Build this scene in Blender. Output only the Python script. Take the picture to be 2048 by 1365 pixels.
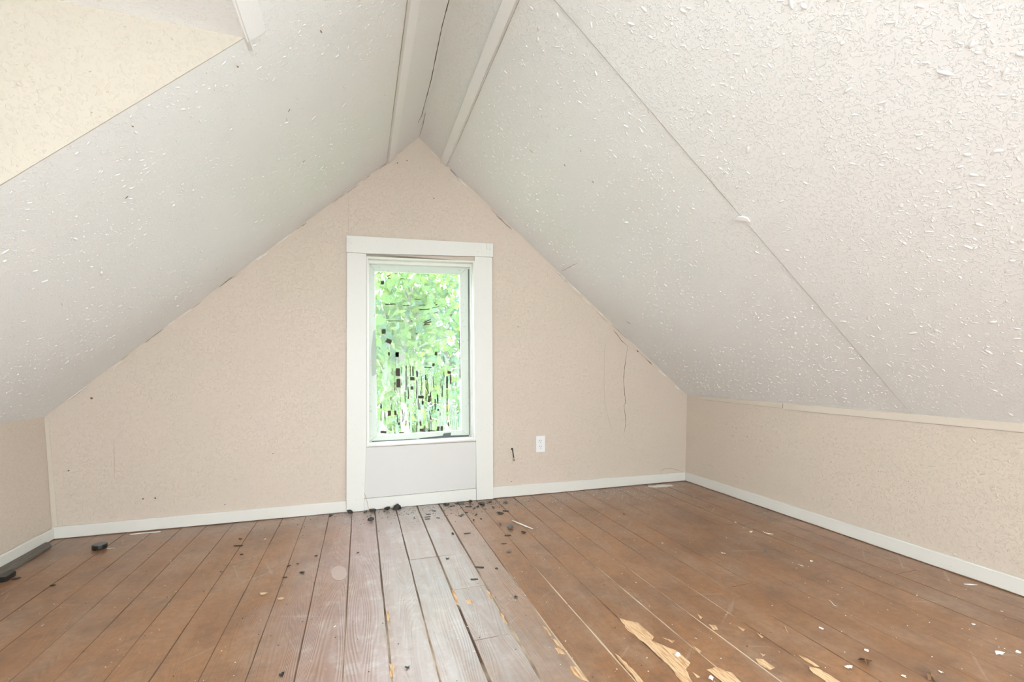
import bpy, bmesh, math, random
import numpy as np
from mathutils import Vector, Matrix, Quaternion
random.seed(7)
rng = np.random.default_rng(11)

# ------------------------------------------------------------------ scene / camera
for o in list(bpy.data.objects):
    bpy.data.objects.remove(o)
scene = bpy.context.scene
col = scene.collection
FPX, YAW, CY, H = 912.7, 0.321, 739.0, 0.88      # focal length in px of a 2048 px wide frame, yaw, horizon row, lens height
cam_d = bpy.data.cameras.new('camera')
cam = bpy.data.objects.new('camera', cam_d)
col.objects.link(cam)
cam_d.sensor_width = 36.0
cam_d.lens = FPX / 2048 * 36
cam_d.shift_y = (CY - 682.5) / 2048
cam_d.clip_start = 0.02
cam.location = (0, 0, H)
cam.rotation_euler = (math.pi / 2, 0, -YAW)
scene.camera = cam

# ------------------------------------------------------------------ light and exposure
vs = scene.view_settings
vs.view_transform = 'Standard'
vs.look = 'None'
vs.gamma = 1.0
vs.use_curve_mapping = False
vs.exposure = 0.52
world = bpy.data.worlds.new('overcast_sky')
scene.world = world
world.use_nodes = True
bg = world.node_tree.nodes['Background']
bg.inputs[0].default_value = (0.87, 0.94, 1.0, 1)
bg.inputs[1].default_value = 9.0


def area(name, loc, rot, sx, sy, power, colr):
    d = bpy.data.lights.new(name, 'AREA')
    d.shape = 'RECTANGLE'
    d.size, d.size_y = sx, sy
    d.energy = power
    d.color = colr
    o = bpy.data.objects.new(name, d)
    o.location = loc
    o.rotation_euler = rot
    col.objects.link(o)
    return o


# daylight at the left dormer window; the right and rear lamps are added fill
DAY = (0.81, 0.935, 1.0)
area('left_dormer_daylight', (-1.70, -0.15, 1.22), (0, -math.pi / 2, 0), 0.86, 1.3, 3, DAY)
area('added_right_fill', (2.62, -0.70, 1.22), (0, math.pi / 2, 0), 0.86, 1.6, 38, DAY)
area('added_rear_fill', (0.45, -2.36, 1.10), (math.pi / 2, 0, 0), 1.7, 1.0, 36, DAY)

# ------------------------------------------------------------------ photo pixel -> ray (distance always from a surface)
cs, sn = math.cos(YAW), math.sin(YAW)
RV, FV, UV = Vector((cs, -sn, 0)), Vector((sn, cs, 0)), Vector((0, 0, 1))
CAM = Vector((0, 0, H))
D = 2.994                                         # the gable wall


def on_plane(u, v, p0, n):
    d = RV * ((u - 1024) / FPX) + FV + UV * ((CY - v) / FPX)
    n = Vector(n)
    return CAM + d * ((Vector(p0) - CAM).dot(n) / d.dot(n))


def on_wall(u, v, y=D):
    return on_plane(u, v, (0, y, 0), (0, 1, 0))


def on_floor(u, v, z=0.0):
    return on_plane(u, v, (0, 0, z), (0, 0, 1))


def px(p):                                        # metres per photo pixel at a point
    return (Vector(p) - CAM).dot(FV) / FPX


# ------------------------------------------------------------------ room measures
XLB, XLT, KL = -1.511, -1.546, 0.634
XRB, XRT, KR = 2.440, 2.458, 0.674
AX, AZ = 0.360, 2.379
Y0 = -2.2
YC = 1.40                                          # dormer cheek / sheet joint
DX, DZ = -0.298, 1.776                             # dormer ceiling meets the left slope
nL = Vector((AZ - KL, 0, -(AX - XLT))).normalized()    # into the room
nR = Vector((-(AZ - KR), 0, -(XRT - AX))).normalized()


def slopeL(x):
    return KL + (x - XLT) * (AZ - KL) / (AX - XLT)


def slopeR(x):
    return KR + (XRT - x) * (AZ - KR) / (XRT - AX)


# ------------------------------------------------------------------ node helpers
class NT:
    def __init__(s, name):
        s.m = bpy.data.materials.new(name)
        s.m.use_nodes = True
        s.t = s.m.node_tree
        s.b = s.t.nodes['Principled BSDF']
        s.out = s.t.nodes['Material Output']

    def n(s, typ, **kw):
        nd = s.t.nodes.new(typ)
        for k, v in kw.items():
            setattr(nd, k, v)
        return nd

    def l(s, a, b):
        s.t.links.new(a, b)

    def coord(s, scale=(1, 1, 1), rot=(0, 0, 0), kind='Object', rand=False):
        tc = s.n('ShaderNodeTexCoord')
        mp = s.n('ShaderNodeMapping')
        mp.inputs['Scale'].default_value = scale
        mp.inputs['Rotation'].default_value = rot
        s.l(tc.outputs[kind], mp.inputs[0])
        if rand:
            oi = s.n('ShaderNodeObjectInfo')
            mu = s.n('ShaderNodeMath', operation='MULTIPLY')
            mu.inputs[1].default_value = 57.0
            s.l(oi.outputs['Random'], mu.inputs[0])
            s.l(mu.outputs[0], mp.inputs['Location'])
        return mp.outputs[0]

    def noise(s, vec, scale, detail=3, rough=0.55, dist=0.0):
        nd = s.n('ShaderNodeTexNoise')
        nd.inputs['Scale'].default_value = scale
        nd.inputs['Detail'].default_value = detail
        nd.inputs['Roughness'].default_value = rough
        nd.inputs['Distortion'].default_value = dist
        s.l(vec, nd.inputs['Vector'])
        return nd.outputs['Fac']

    def ramp(s, fac, stops, interp='LINEAR'):
        nd = s.n('ShaderNodeValToRGB')
        nd.color_ramp.interpolation = interp
        els = nd.color_ramp.elements
        while len(els) < len(stops):
            els.new(0.5)
        for e, (p, c) in zip(els, stops):
            e.position = p
            e.color = (c, c, c, 1) if isinstance(c, (int, float)) else (*c, 1)
        s.l(fac, nd.inputs[0])
        return nd.outputs[0]

    def mix(s, fac, a, b, mode='MIX'):
        nd = s.n('ShaderNodeMix', data_type='RGBA', blend_type=mode)
        for sock, val in ((nd.inputs[0], fac), (nd.inputs[6], a), (nd.inputs[7], b)):
            if isinstance(val, (int, float)):
                sock.default_value = val
            elif isinstance(val, tuple):
                sock.default_value = (*val, 1)
            else:
                s.l(val, sock)
        return nd.outputs[2]

    def math(s, op, a, b=0.0):
        nd = s.n('ShaderNodeMath', operation=op)
        for i, val in enumerate((a, b)):
            if isinstance(val, (int, float)):
                nd.inputs[i].default_value = val
            else:
                s.l(val, nd.inputs[i])
        return nd.outputs[0]

    def bump(s, h, strength=0.3, dist=0.002, prev=None):
        nd = s.n('ShaderNodeBump')
        nd.inputs['Strength'].default_value = strength
        nd.inputs['Distance'].default_value = dist
        s.l(h, nd.inputs['Height'])
        if prev is not None:
            s.l(prev, nd.inputs['Normal'])
        s.l(nd.outputs[0], s.b.inputs['Normal'])
        return nd.outputs[0]

    def set(s, color=None, rough=None, metal=None, spec=None):
        if color is not None:
            if isinstance(color, tuple):
                s.b.inputs['Base Color'].default_value = (*color, 1)
            else:
                s.l(color, s.b.inputs['Base Color'])
        if rough is not None:
            if isinstance(rough, (int, float)):
                s.b.inputs['Roughness'].default_value = rough
            else:
                s.l(rough, s.b.inputs['Roughness'])
        if metal is not None:
            s.b.inputs['Metallic'].default_value = metal
        if spec is not None:
            s.b.inputs['Specular IOR Level'].default_value = spec
        return s


def wall_paint(name, c, bump=0.35, scale=1.0, blotch=None, specks=0.0):
    k = NT(name)
    v = k.coord()
    big = k.noise(v, 1.3, 3)
    c2 = tuple(x * 0.95 for x in c) if blotch is None else blotch
    cc = k.mix(k.ramp(big, [(0.35, 0.0), (0.7, 1.0)]), c, c2)
    if specks:
        sp = k.noise(v, 38, 2, 0.6)
        cc = k.mix(k.ramp(sp, [(specks, 0.0), (specks + 0.02, 0.6)]), cc, tuple(x * 0.55 for x in c))
    k.set(cc, 0.62, spec=0.25)
    ropy = k.ramp(k.noise(v, 75 * scale, 4, 0.6, 1.2), [(0.52, 0.0), (0.66, 1.0)])
    fine = k.noise(v, 260 * scale, 2)
    b1 = k.bump(fine, bump * 0.35, 0.0012)
    k.bump(ropy, bump, 0.0025, b1)
    return k.m


BEIGE = (0.66, 0.578, 0.478)
M_wall = wall_paint('beige_wall_paint', BEIGE, 0.55, blotch=(0.675, 0.572, 0.492))
M_cheek = wall_paint('cream_dormer_paint', (0.465, 0.415, 0.34), 0.45)
M_ceil = wall_paint('white_ceiling_paint', (0.84, 0.84, 0.82), 0.5, blotch=(0.82, 0.825, 0.81))
M_splat_w = NT('white_splatter').set((0.81, 0.81, 0.795), 0.65, spec=0.2).m
M_splat_c = NT('cream_splatter').set((0.465, 0.415, 0.34), 0.6, spec=0.25).m
M_splat_b = NT('beige_splatter').set((0.655, 0.575, 0.475), 0.6, spec=0.25).m


def trim_paint(name, c, dirt=0.64):
    k = NT(name)
    v = k.coord()
    n1 = k.noise(v, 55, 3, 0.6)
    cc = k.mix(k.ramp(n1, [(dirt, 0.0), (dirt + 0.05, 0.55)]), c, tuple(x * 0.62 for x in c))
    k.set(cc, 0.42, spec=0.4)
    k.bump(k.noise(v, 40, 4, 0.6), 0.25, 0.002)
    return k.m


M_trim = trim_paint('white_trim_paint', (0.765, 0.76, 0.715), 0.69)
M_apron = trim_paint('offwhite_panel_paint', (0.68, 0.665, 0.64), 0.72)
M_sash = trim_paint('sash_paint', (0.62, 0.68, 0.61), 0.62)
M_base = trim_paint('baseboard_paint', (0.75, 0.735, 0.68), 0.70)
M_strip = trim_paint('beige_strip_paint', (0.66, 0.585, 0.49), 0.74)
M_dark = NT('dark_gap').set((0.035, 0.025, 0.018), 0.9).m
M_crack = NT('hairline_crack').set((0.16, 0.125, 0.09), 0.9).m
M_crack_soft = NT('faint_crack_and_shade').set((0.42, 0.36, 0.30), 0.9).m
M_seam = NT('sheet_seam').set((0.56, 0.54, 0.50), 0.9).m
M_nick = NT('brown_paint_nick').set((0.34, 0.22, 0.13), 0.9).m
M_caulk = NT('torn_joint_tape').set((0.80, 0.78, 0.73), 0.7).m


def floor_paint():
    k = NT('worn_brown_floor_paint')
    vo = k.coord(rand=True)
    vw = k.coord(kind='Generated')
    tc = k.n('ShaderNodeNewGeometry')
    pos = tc.outputs['Position']
    # per plank tone
    oi = k.n('ShaderNodeObjectInfo')
    base = k.mix(oi.outputs['Random'], (0.300, 0.136, 0.052), (0.246, 0.110, 0.043))
    # broad blotches of faded and of darker paint
    blot = k.ramp(k.noise(pos, 1.7, 3, 0.5), [(0.36, 0.0), (0.66, 1.0)])
    base = k.mix(k.math('MULTIPLY', blot, 0.5), base, (0.315, 0.165, 0.082))
    dark = k.ramp(k.noise(pos, 3.0, 2, 0.5), [(0.46, 0.0), (0.76, 1.0)])
    base = k.mix(k.math('MULTIPLY', dark, 0.5), base, (0.115, 0.055, 0.029))
    # scuffed pale dust in streaks across and along the boards
    mp = k.n('ShaderNodeMapping')
    mp.inputs['Scale'].default_value = (3.0, 1.3, 1)
    mp.inputs['Rotation'].default_value = (0, 0, 0.5)
    k.l(pos, mp.inputs[0])
    dust = k.ramp(k.noise(mp.outputs[0], 2.4, 5, 0.6), [(0.46, 0.0), (0.82, 1.0)])
    base = k.mix(k.math('MULTIPLY', dust, 0.6), base, (0.36, 0.27, 0.20))
    # ground-in dirt, fine mottling and scratches
    grime = k.ramp(k.noise(pos, 7.5, 5, 0.68), [(0.50, 0.0), (0.72, 1.0)])
    base = k.mix(k.math('MULTIPLY', grime, 0.55), base, (0.10, 0.048, 0.024))
    mot = k.ramp(k.noise(pos, 42, 4, 0.7), [(0.35, 0.82), (0.68, 1.16)])
    base = k.mix(1.0, base, mot, 'MULTIPLY')
    for ang, sc_, th in ((0.9, 34, 0.705), (-0.35, 40, 0.71), (1.9, 30, 0.70)):
        mr = k.n('ShaderNodeMapping')
        mr.inputs['Rotation'].default_value = (0, 0, ang)
        k.l(pos, mr.inputs[0])
        mq = k.n('ShaderNodeMapping')
        mq.inputs['Scale'].default_value = (1.0, 0.07, 1.0)
        k.l(mr.outputs[0], mq.inputs[0])
        scr = k.ramp(k.noise(mq.outputs[0], sc_, 2, 0.5), [(th, 0.0), (th + 0.03, 1.0)])
        base = k.mix(k.math('MULTIPLY', scr, 0.26), base, (0.48, 0.38, 0.30))
    # the path under the window: greyed worn paint with the window's reflection painted in
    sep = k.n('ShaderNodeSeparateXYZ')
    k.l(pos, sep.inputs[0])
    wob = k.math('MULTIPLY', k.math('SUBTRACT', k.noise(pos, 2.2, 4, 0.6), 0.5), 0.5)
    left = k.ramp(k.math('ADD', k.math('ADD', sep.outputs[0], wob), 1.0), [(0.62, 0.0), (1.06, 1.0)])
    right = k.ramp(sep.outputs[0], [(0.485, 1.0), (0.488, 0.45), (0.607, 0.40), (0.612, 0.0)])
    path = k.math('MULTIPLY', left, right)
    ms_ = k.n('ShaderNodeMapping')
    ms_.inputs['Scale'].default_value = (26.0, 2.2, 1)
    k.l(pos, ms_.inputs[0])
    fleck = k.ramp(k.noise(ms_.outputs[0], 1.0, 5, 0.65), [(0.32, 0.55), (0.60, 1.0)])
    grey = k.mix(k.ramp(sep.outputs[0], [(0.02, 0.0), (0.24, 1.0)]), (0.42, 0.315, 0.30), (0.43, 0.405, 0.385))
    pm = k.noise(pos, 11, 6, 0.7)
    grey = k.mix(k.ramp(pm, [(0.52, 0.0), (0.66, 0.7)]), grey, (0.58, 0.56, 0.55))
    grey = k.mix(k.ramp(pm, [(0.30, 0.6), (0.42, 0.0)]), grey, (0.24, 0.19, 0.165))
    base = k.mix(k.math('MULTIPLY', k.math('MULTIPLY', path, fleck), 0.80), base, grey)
    # specks of grit
    sp = k.ramp(k.noise(pos, 130, 1, 0.5), [(0.76, 0.0), (0.775, 1.0)])
    base = k.mix(k.math('MULTIPLY', sp, 0.7), base, (0.5, 0.43, 0.36))
    rough = k.ramp(k.noise(pos, 5, 4, 0.6), [(0.3, 0.34), (0.72, 0.48)])
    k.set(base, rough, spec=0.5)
    k.b.inputs['Coat Weight'].default_value = 0.6
    k.b.inputs['Coat Roughness'].default_value = 0.30
    # raised grain: contour lines of a field stretched along the plank
    mg = k.n('ShaderNodeMapping')
    mg.inputs['Scale'].default_value = (9.0, 0.75, 1.0)
    k.l(vo, mg.inputs[0])
    fld = k.noise(mg.outputs[0], 1.0, 1.5, 0.45, 0.2)
    grain = k.math('SINE', k.math('MULTIPLY', fld, 230.0))
    b1 = k.bump(grain, 0.30, 0.0010)
    k.bump(k.noise(pos, 45, 4, 0.6), 0.16, 0.0016, b1)
    return k.m


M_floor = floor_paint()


def worn_edge(name, lo, hi, a, b, scale):
    k = NT(name)
    pos = k.n('ShaderNodeNewGeometry').outputs['Position']
    mp = k.n('ShaderNodeMapping')
    mp.inputs['Scale'].default_value = (1, 0.35, 1)
    k.l(pos, mp.inputs[0])
    n1 = k.ramp(k.noise(mp.outputs[0], scale, 5, 0.7), [(lo, 0.0), (hi, 1.0)])
    # swept grit fills the joints in the trodden middle of the room
    vd = k.n('ShaderNodeVectorMath', operation='DISTANCE')
    k.l(pos, vd.inputs[0])
    vd.inputs[1].default_value = (0.62, 1.1, 0.0)
    n1 = k.math('MULTIPLY', n1, k.ramp(vd.outputs['Value'], [(0.55, 1.0), (1.35, 0.12)]))
    k.set(k.mix(n1, a, b), 0.8)
    return k.m


M_edge = worn_edge('worn_plank_edge', 0.40, 0.56, (0.15, 0.075, 0.04), (0.62, 0.49, 0.36), 3.2)
M_gap = worn_edge('grit_in_gap', 0.38, 0.55, (0.06, 0.035, 0.022), (0.52, 0.43, 0.33), 3.2)


def bare_wood():
    k = NT('bare_pine')
    v = k.coord(scale=(1, 0.09, 1))
    n1 = k.ramp(k.noise(v, 190, 3, 0.6), [(0.36, (0.42, 0.22, 0.10)), (0.55, (0.70, 0.48, 0.28))])
    k.set(n1, 0.7)
    return k.m


M_bare = bare_wood()
M_film = NT('black_film').set((0.018, 0.020, 0.019), 0.55).m
M_filmb = NT('brown_film_residue').set((0.050, 0.036, 0.022), 0.7).m
M_filmg = NT('grey_film').set((0.10, 0.115, 0.115), 0.6).m
M_white = NT('white_paint_chip').set((0.80, 0.77, 0.71), 0.6).m
M_tan = NT('tan_splinter').set((0.60, 0.44, 0.28), 0.7).m
M_leafdry = NT('dry_leaf').set((0.16, 0.085, 0.04), 0.8).m
M_plastic = NT('white_plastic').set((0.83, 0.83, 0.84), 0.3).m
M_metal = NT('dull_metal').set((0.55, 0.52, 0.47), 0.35, metal=1.0).m
M_rubber = NT('black_rubber').set((0.012, 0.012, 0.013), 0.35).m
M_rubtop = NT('grey_scuffed_rubber').set((0.13, 0.13, 0.13), 0.4).m


def grey_board():
    k = NT('grey_weathered_board')
    v = k.coord(scale=(1, 0.2, 1))
    k.set(k.ramp(k.noise(v, 90, 4, 0.6), [(0.3, (0.115, 0.10, 0.085)), (0.7, (0.19, 0.175, 0.15))]), 0.75)
    return k.m


M_grey = grey_board()


# ------------------------------------------------------------------ mesh helpers
def link(name, me, mats, parent=None, smooth=False):
    o = bpy.data.objects.new(name, me)
    col.objects.link(o)
    for m in (mats if isinstance(mats, (list, tuple)) else [mats]):
        if m is not None and len(me.materials) < (len(mats) if isinstance(mats, (list, tuple)) else 1):
            me.materials.append(m)
    if smooth:
        me.polygons.foreach_set('use_smooth', [True] * len(me.polygons))
    if parent is not None:
        o.parent = parent
    return o


def pydata(name, vs_, fs, mats, parent=None, smooth=False):
    me = bpy.data.meshes.new(name)
    me.from_pydata([tuple(v) for v in vs_], [], fs)
    me.update()
    return link(name, me, mats, parent, smooth)


def frombm(name, bm, mats, parent=None, smooth=False):
    bmesh.ops.recalc_face_normals(bm, faces=bm.faces[:])
    me = bpy.data.meshes.new(name)
    bm.to_mesh(me)
    bm.free()
    return link(name, me, mats, parent, smooth)


def empty(name, loc=(0, 0, 0), parent=None):
    o = bpy.data.objects.new(name, None)
    o.location = loc
    o.empty_display_size = 0.1
    col.objects.link(o)
    if parent is not None:
        o.parent = parent
    return o


def struct(o):
    o['kind'] = 'structure'
    return o


def tag(o, label, cat, group=None):
    o['label'] = label
    o['category'] = cat
    if group:
        o['group'] = group
    return o


def bm_prism(bm, poly, vec):
    """a solid from a planar polygon and an extrusion vector"""
    vec = Vector(vec)
    a = [bm.verts.new(p) for p in poly]
    b = [bm.verts.new(Vector(p) + vec) for p in poly]
    n = len(poly)
    bm.faces.new(a)
    bm.faces.new(b[::-1])
    for i in range(n):
        bm.faces.new((a[i], b[i], b[(i + 1) % n], a[(i + 1) % n]))


def prism_xz(name, polys, y0, y1, mats, parent=None):
    bm = bmesh.new()
    for poly in polys:
        bm_prism(bm, [(x, y0, z) for x, z in poly], (0, y1 - y0, 0))
    return frombm(name, bm, mats, parent)


def bm_box(bm, x0, x1, y0, y1, z0, z1):
    bm_prism(bm, [(x0, y0, z0), (x1, y0, z0), (x1, y1, z0), (x0, y1, z0)], (0, 0, z1 - z0))


def box(name, x0, x1, y0, y1, z0, z1, mats, parent=None, bevel=0.0):
    bm = bmesh.new()
    bm_box(bm, x0, x1, y0, y1, z0, z1)
    if bevel:
        bmesh.ops.recalc_face_normals(bm, faces=bm.faces[:])
        bmesh.ops.bevel(bm, geom=bm.edges[:], offset=bevel, segments=2, affect='EDGES', profile=0.6)
    return frombm(name, bm, mats, parent)


def slab(name, poly, vec, mats, parent=None, bevel=0.0):
    bm = bmesh.new()
    bm_prism(bm, poly, vec)
    if bevel:
        bmesh.ops.recalc_face_normals(bm, faces=bm.faces[:])
        bmesh.ops.bevel(bm, geom=bm.edges[:], offset=bevel, segments=2, affect='EDGES', profile=0.6)
    return frombm(name, bm, mats, parent)


def tube(name, pts, radii, mats, parent=None, seg=8, cap=True):
    """tapered tube along a polyline"""
    pts = [Vector(p) for p in pts]
    if not isinstance(radii, (list, tuple)):
        radii = [radii] * len(pts)
    vs_, fs = [], []
    up = Vector((0.31, 0.17, 0.93))
    for i, p in enumerate(pts):
        t = (pts[min(i + 1, len(pts) - 1)] - pts[max(i - 1, 0)]).normalized()
        a = t.cross(up)
        if a.length < 1e-4:
            a = t.cross(Vector((1, 0, 0)))
        a.normalize()
        b = t.cross(a)
        for j in range(seg):
            an = 2 * math.pi * j / seg
            vs_.append(p + (a * math.cos(an) + b * math.sin(an)) * radii[i])
    for i in range(len(pts) - 1):
        for j in range(seg):
            q = (j + 1) % seg
            fs.append((i * seg + j, i * seg + q, (i + 1) * seg + q, (i + 1) * seg + j))
    if cap:
        fs.append(tuple(range(seg))[::-1])
        fs.append(tuple((len(pts) - 1) * seg + j for j in range(seg)))
    return pydata(name, vs_, fs, mats, parent, True)


def lathe(name, prof, loc, mats, parent=None, seg=32, axis='Z', matidx=None):
    vs_, fs = [], []
    for r, h in prof:
        for j in range(seg):
            an = 2 * math.pi * j / seg
            p = (r * math.cos(an), r * math.sin(an), h)
            if axis == '-Y':
                p = (p[0], -p[2], p[1])
            vs_.append((p[0] + loc[0], p[1] + loc[1], p[2] + loc[2]))
    for i in range(len(prof) - 1):
        for j in range(seg):
            q = (j + 1) % seg
            fs.append((i * seg + j, i * seg + q, (i + 1) * seg + q, (i + 1) * seg + j))
    fs.append(tuple(range(seg))[::-1])
    fs.append(tuple((len(prof) - 1) * seg + j for j in range(seg)))
    bm = bmesh.new()
    V = [bm.verts.new(v) for v in vs_]
    for f in fs:
        bm.faces.new([V[i] for i in f])
    return frombm(name, bm, mats, parent)


def ribbon(name, pts, w, normal, mats, parent=None, lift=0.0008, sub=6, jit=0.0, taper=True):
    """thin strip lying on a plane along a polyline (cracks, torn tape)"""
    normal = Vector(normal).normalized()
    P = []
    for a, b in zip(pts[:-1], pts[1:]):
        for i in range(sub):
            P.append(Vector(a).lerp(Vector(b), i / sub))
    P.append(Vector(pts[-1]))
    n = len(P)
    vs_, fs = [], []
    for i, p in enumerate(P):
        t = (P[min(i + 1, n - 1)] - P[max(i - 1, 0)]).normalized()
        s = normal.cross(t)
        k = w * random.uniform(0.45, 1.2) * 0.5
        if taper:
            k *= min(1.0, 0.25 + 4.0 * min(i, n - 1 - i) / n)
        q = p + s * random.uniform(-jit, jit) + normal * lift
        vs_ += [q - s * k, q + s * k, q + s * k * 0.8 - normal * lift * 0.95, q - s * k * 0.8 - normal * lift * 0.95]
    for i in range(n - 1):
        a, b = 4 * i, 4 * i + 4
        fs += [(a, a + 1, b + 1, b), (a + 1, a + 2, b + 2, b + 1), (a + 3, a, b, b + 3)]
    return pydata(name, vs_, fs, mats, parent)


def splatter(name, origin, e1, e2, nrm, l1, l2, count, length, width, height, mat, parent, keep=None, seed=1):
    """raised flecks of texture compound on a plane, one mesh"""
    g = np.random.default_rng(seed)
    e1, e2, nrm, origin = (np.array(v, float) for v in (e1, e2, nrm, origin))
    a, b = g.uniform(0, l1, count * 3), g.uniform(0, l2, count * 3)
    dens = 0.5 + 0.25 * np.sin(a * 5.1 + 2.2 * np.sin(b * 3.3 + seed)) + 0.25 * np.sin(b * 6.7 + 1.9 * np.sin(a * 4.1))
    ok = g.uniform(0, 1, count * 3) < 0.25 + 0.75 * dens
    if keep is not None:
        ok &= keep(a, b)
    a, b = a[ok][:count], b[ok][:count]
    n = len(a)
    S = 8
    th = np.arange(S) * 2 * np.pi / S
    sz = g.lognormal(0, 0.38, n)
    L = length * sz * g.uniform(0.5, 1.3, n)
    W = width * sz * g.uniform(0.7, 1.2, n)
    Hh = height * sz * g.uniform(0.6, 1.2, n)
    ang = g.uniform(0, np.pi, n)
    wob = 1 + 0.25 * g.uniform(-1, 1, (n, S))
    cu, su = np.cos(th) * wob, np.sin(th) * wob
    verts = []
    for fac, hf in ((1.0, -0.15), (0.68, 0.75)):
        x, y = L[:, None] * 0.5 * cu * fac, W[:, None] * 0.5 * su * fac
        X = a[:, None] + x * np.cos(ang)[:, None] - y * np.sin(ang)[:, None]
        Y = b[:, None] + x * np.sin(ang)[:, None] + y * np.cos(ang)[:, None]
        Z = np.repeat((Hh * hf)[:, None], S, 1)
        verts.append(np.stack([X, Y, Z], -1))
    top = np.stack([a, b, Hh], -1)[:, None, :]
    V = np.concatenate(verts + [top], 1).reshape(-1, 3)
    P = origin + V[:, :1] * e1 + V[:, 1:2] * e2 + V[:, 2:] * nrm
    j = np.arange(S)
    q = (j + 1) % S
    quad = np.stack([j, q, q + S, j + S], 1)
    tri = np.stack([j + S, q + S, np.full(S, 2 * S)], 1)
    off = (np.arange(n) * (2 * S + 1))[:, None, None]
    faces = (quad[None] + off).reshape(-1, 4).tolist() + (tri[None] + off).reshape(-1, 3).tolist()
    o = pydata(name, P.tolist(), faces, mat, parent, True)
    o['kind'] = 'stuff'
    return o


# ------------------------------------------------------------------ structure: walls
def clip_gable(x0, x1, zlo=None):
    """gable outline between two x values"""
    def top(x):
        return slopeL(x) if x <= AX else slopeR(x)
    pts = [(x0, 0 if zlo is None else zlo), (x1, 0 if zlo is None else zlo), (x1, top(x1))]
    if x0 < AX < x1:
        pts.append((AX, AZ))
    pts.append((x0, top(x0)))
    return pts


OX0, OX1, OZ0, OZ1 = 0.036, 0.738, 0.398, 1.605     # window opening
wall_back = struct(prism_xz('wall_back', [
    [(XLB, -0.03), (OX0, -0.03), (OX0, slopeL(OX0)), (XLT, KL)],
    clip_gable(OX0, OX1, OZ1),
    [(OX0, -0.03), (OX1, -0.03), (OX1, OZ0), (OX0, OZ0)],
    [(OX1, -0.03), (XRB, -0.03), (XRT, KR), (OX1, slopeR(OX1))],
], D, D + 0.12, M_wall))
wall_left = struct(prism_xz('wall_left', [[(XLB, -0.03), (XLT, KL), (XLT - 0.12, KL), (XLB - 0.12, -0.03)]], Y0, D + 0.12, M_wall))
wall_right = struct(prism_xz('wall_right', [[(XRB, -0.03), (XRT, KR), (XRT + 0.12, KR), (XRB + 0.12, -0.03)]], Y0, D + 0.12, M_wall))
RX0, RX1, RZ0, RZ1 = -0.45, 1.35, 0.62, 1.78  # made-up window opening, added in the rear wall to bring in light
wall_rear = struct(prism_xz('wall_rear', [
    [(XLB, -0.03), (RX0, -0.03), (RX0, slopeL(RX0)), (XLT, KL)],
    clip_gable(RX0, RX1, RZ1) if slopeR(RX1) > RZ1 else [(RX0, slopeL(RX0)), (RX1, slopeR(RX1)), (AX, AZ)],
    [(RX0, -0.03), (RX1, -0.03), (RX1, RZ0), (RX0, RZ0)],
    [(RX1, -0.03), (XRB, -0.03), (XRT, KR), (RX1, slopeR(RX1))],
], Y0 - 0.12, Y0, M_wall))
RZ1 = min(slopeL(RX0), slopeR(RX1))

# dormer: front wall with its window opening, two cheeks
bm = bmesh.new()
dx0, dx1 = XLT - 0.11, XLT - 0.01
YN = -1.0
bm_box(bm, dx0, dx1, YN, YC + 0.05, KL, 0.78)
bm_box(bm, dx0, dx1, YN, YC + 0.05, 1.66, DZ)
bm_box(bm, dx0, dx1, YN, -0.8, 0.78, 1.66)
bm_box(bm, dx0, dx1, 0.5, YC + 0.05, 0.78, 1.66)
wall_dormer = struct(frombm('wall_dormer', bm, M_cheek))
cheek_poly = [(DX, DZ), (XLT - 0.10, DZ), (XLT - 0.10, KL), (XLT, KL)]
wall_cheek = struct(prism_xz('wall_dormer_far', [cheek_poly], YC - 0.002, YC + 0.0006, M_cheek))
struct(prism_xz('wall_dormer_near', [cheek_poly], YN - 0.0006, YN + 0.002, M_cheek))

# an added dormer on the right, behind the camera, to light the left slope
RDX = XRT - (DZ - KR) * (XRT - AX) / (AZ - KR)
RN, RF = -1.7, 0.3
bm = bmesh.new()
rx0, rx1 = XRT + 0.01, XRT + 0.11
bm_box(bm, rx0, rx1, RN - 0.05, RF + 0.05, KR, 0.78)
bm_box(bm, rx0, rx1, RN - 0.05, RF + 0.05, 1.66, DZ)
bm_box(bm, rx0, rx1, RN - 0.05, -1.5, 0.78, 1.66)
bm_box(bm, rx0, rx1, 0.1, RF + 0.05, 0.78, 1.66)
struct(frombm('wall_added_dormer', bm, M_cheek))
rpoly = [(RDX, DZ), (XRT + 0.10, DZ), (XRT + 0.10, KR), (XRT, KR)]
struct(prism_xz('wall_added_dormer_far', [rpoly], RF - 0.002, RF + 0.0006, M_cheek))
struct(prism_xz('wall_added_dormer_near', [rpoly], RN - 0.0006, RN + 0.002, M_cheek))


def simple_window(name, axis, a0, a1, z0, z1, c, n):
    """plain white frame with a crossing bar, for the left dormer opening and the added right and rear ones"""
    w = struct(empty(name, (c, (a0 + a1) / 2, z0) if axis == 'y' else ((a0 + a1) / 2, c, z0)))

    def bar(nm, p0, p1, q0, q1):
        o = box(nm, c - 0.03, c + 0.03, p0, p1, q0, q1, M_trim, w) if axis == 'y' else box(nm, p0, p1, c - 0.03, c + 0.03, q0, q1, M_trim, w)
        o.matrix_parent_inverse = Matrix.Translation(-Vector(w.location))
    bar('window_frame', a0, a0 + 0.04, z0, z1)
    bar('window_frame', a1 - 0.04, a1, z0, z1)
    bar('window_frame', a0 + 0.04, a1 - 0.04, z0, z0 + 0.04)
    bar('window_frame', a0 + 0.04, a1 - 0.04, z1 - 0.04, z1)
    bar('mullion', (a0 + a1) / 2 - 0.02, (a0 + a1) / 2 + 0.02, z0 + 0.04, z1 - 0.04)


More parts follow.
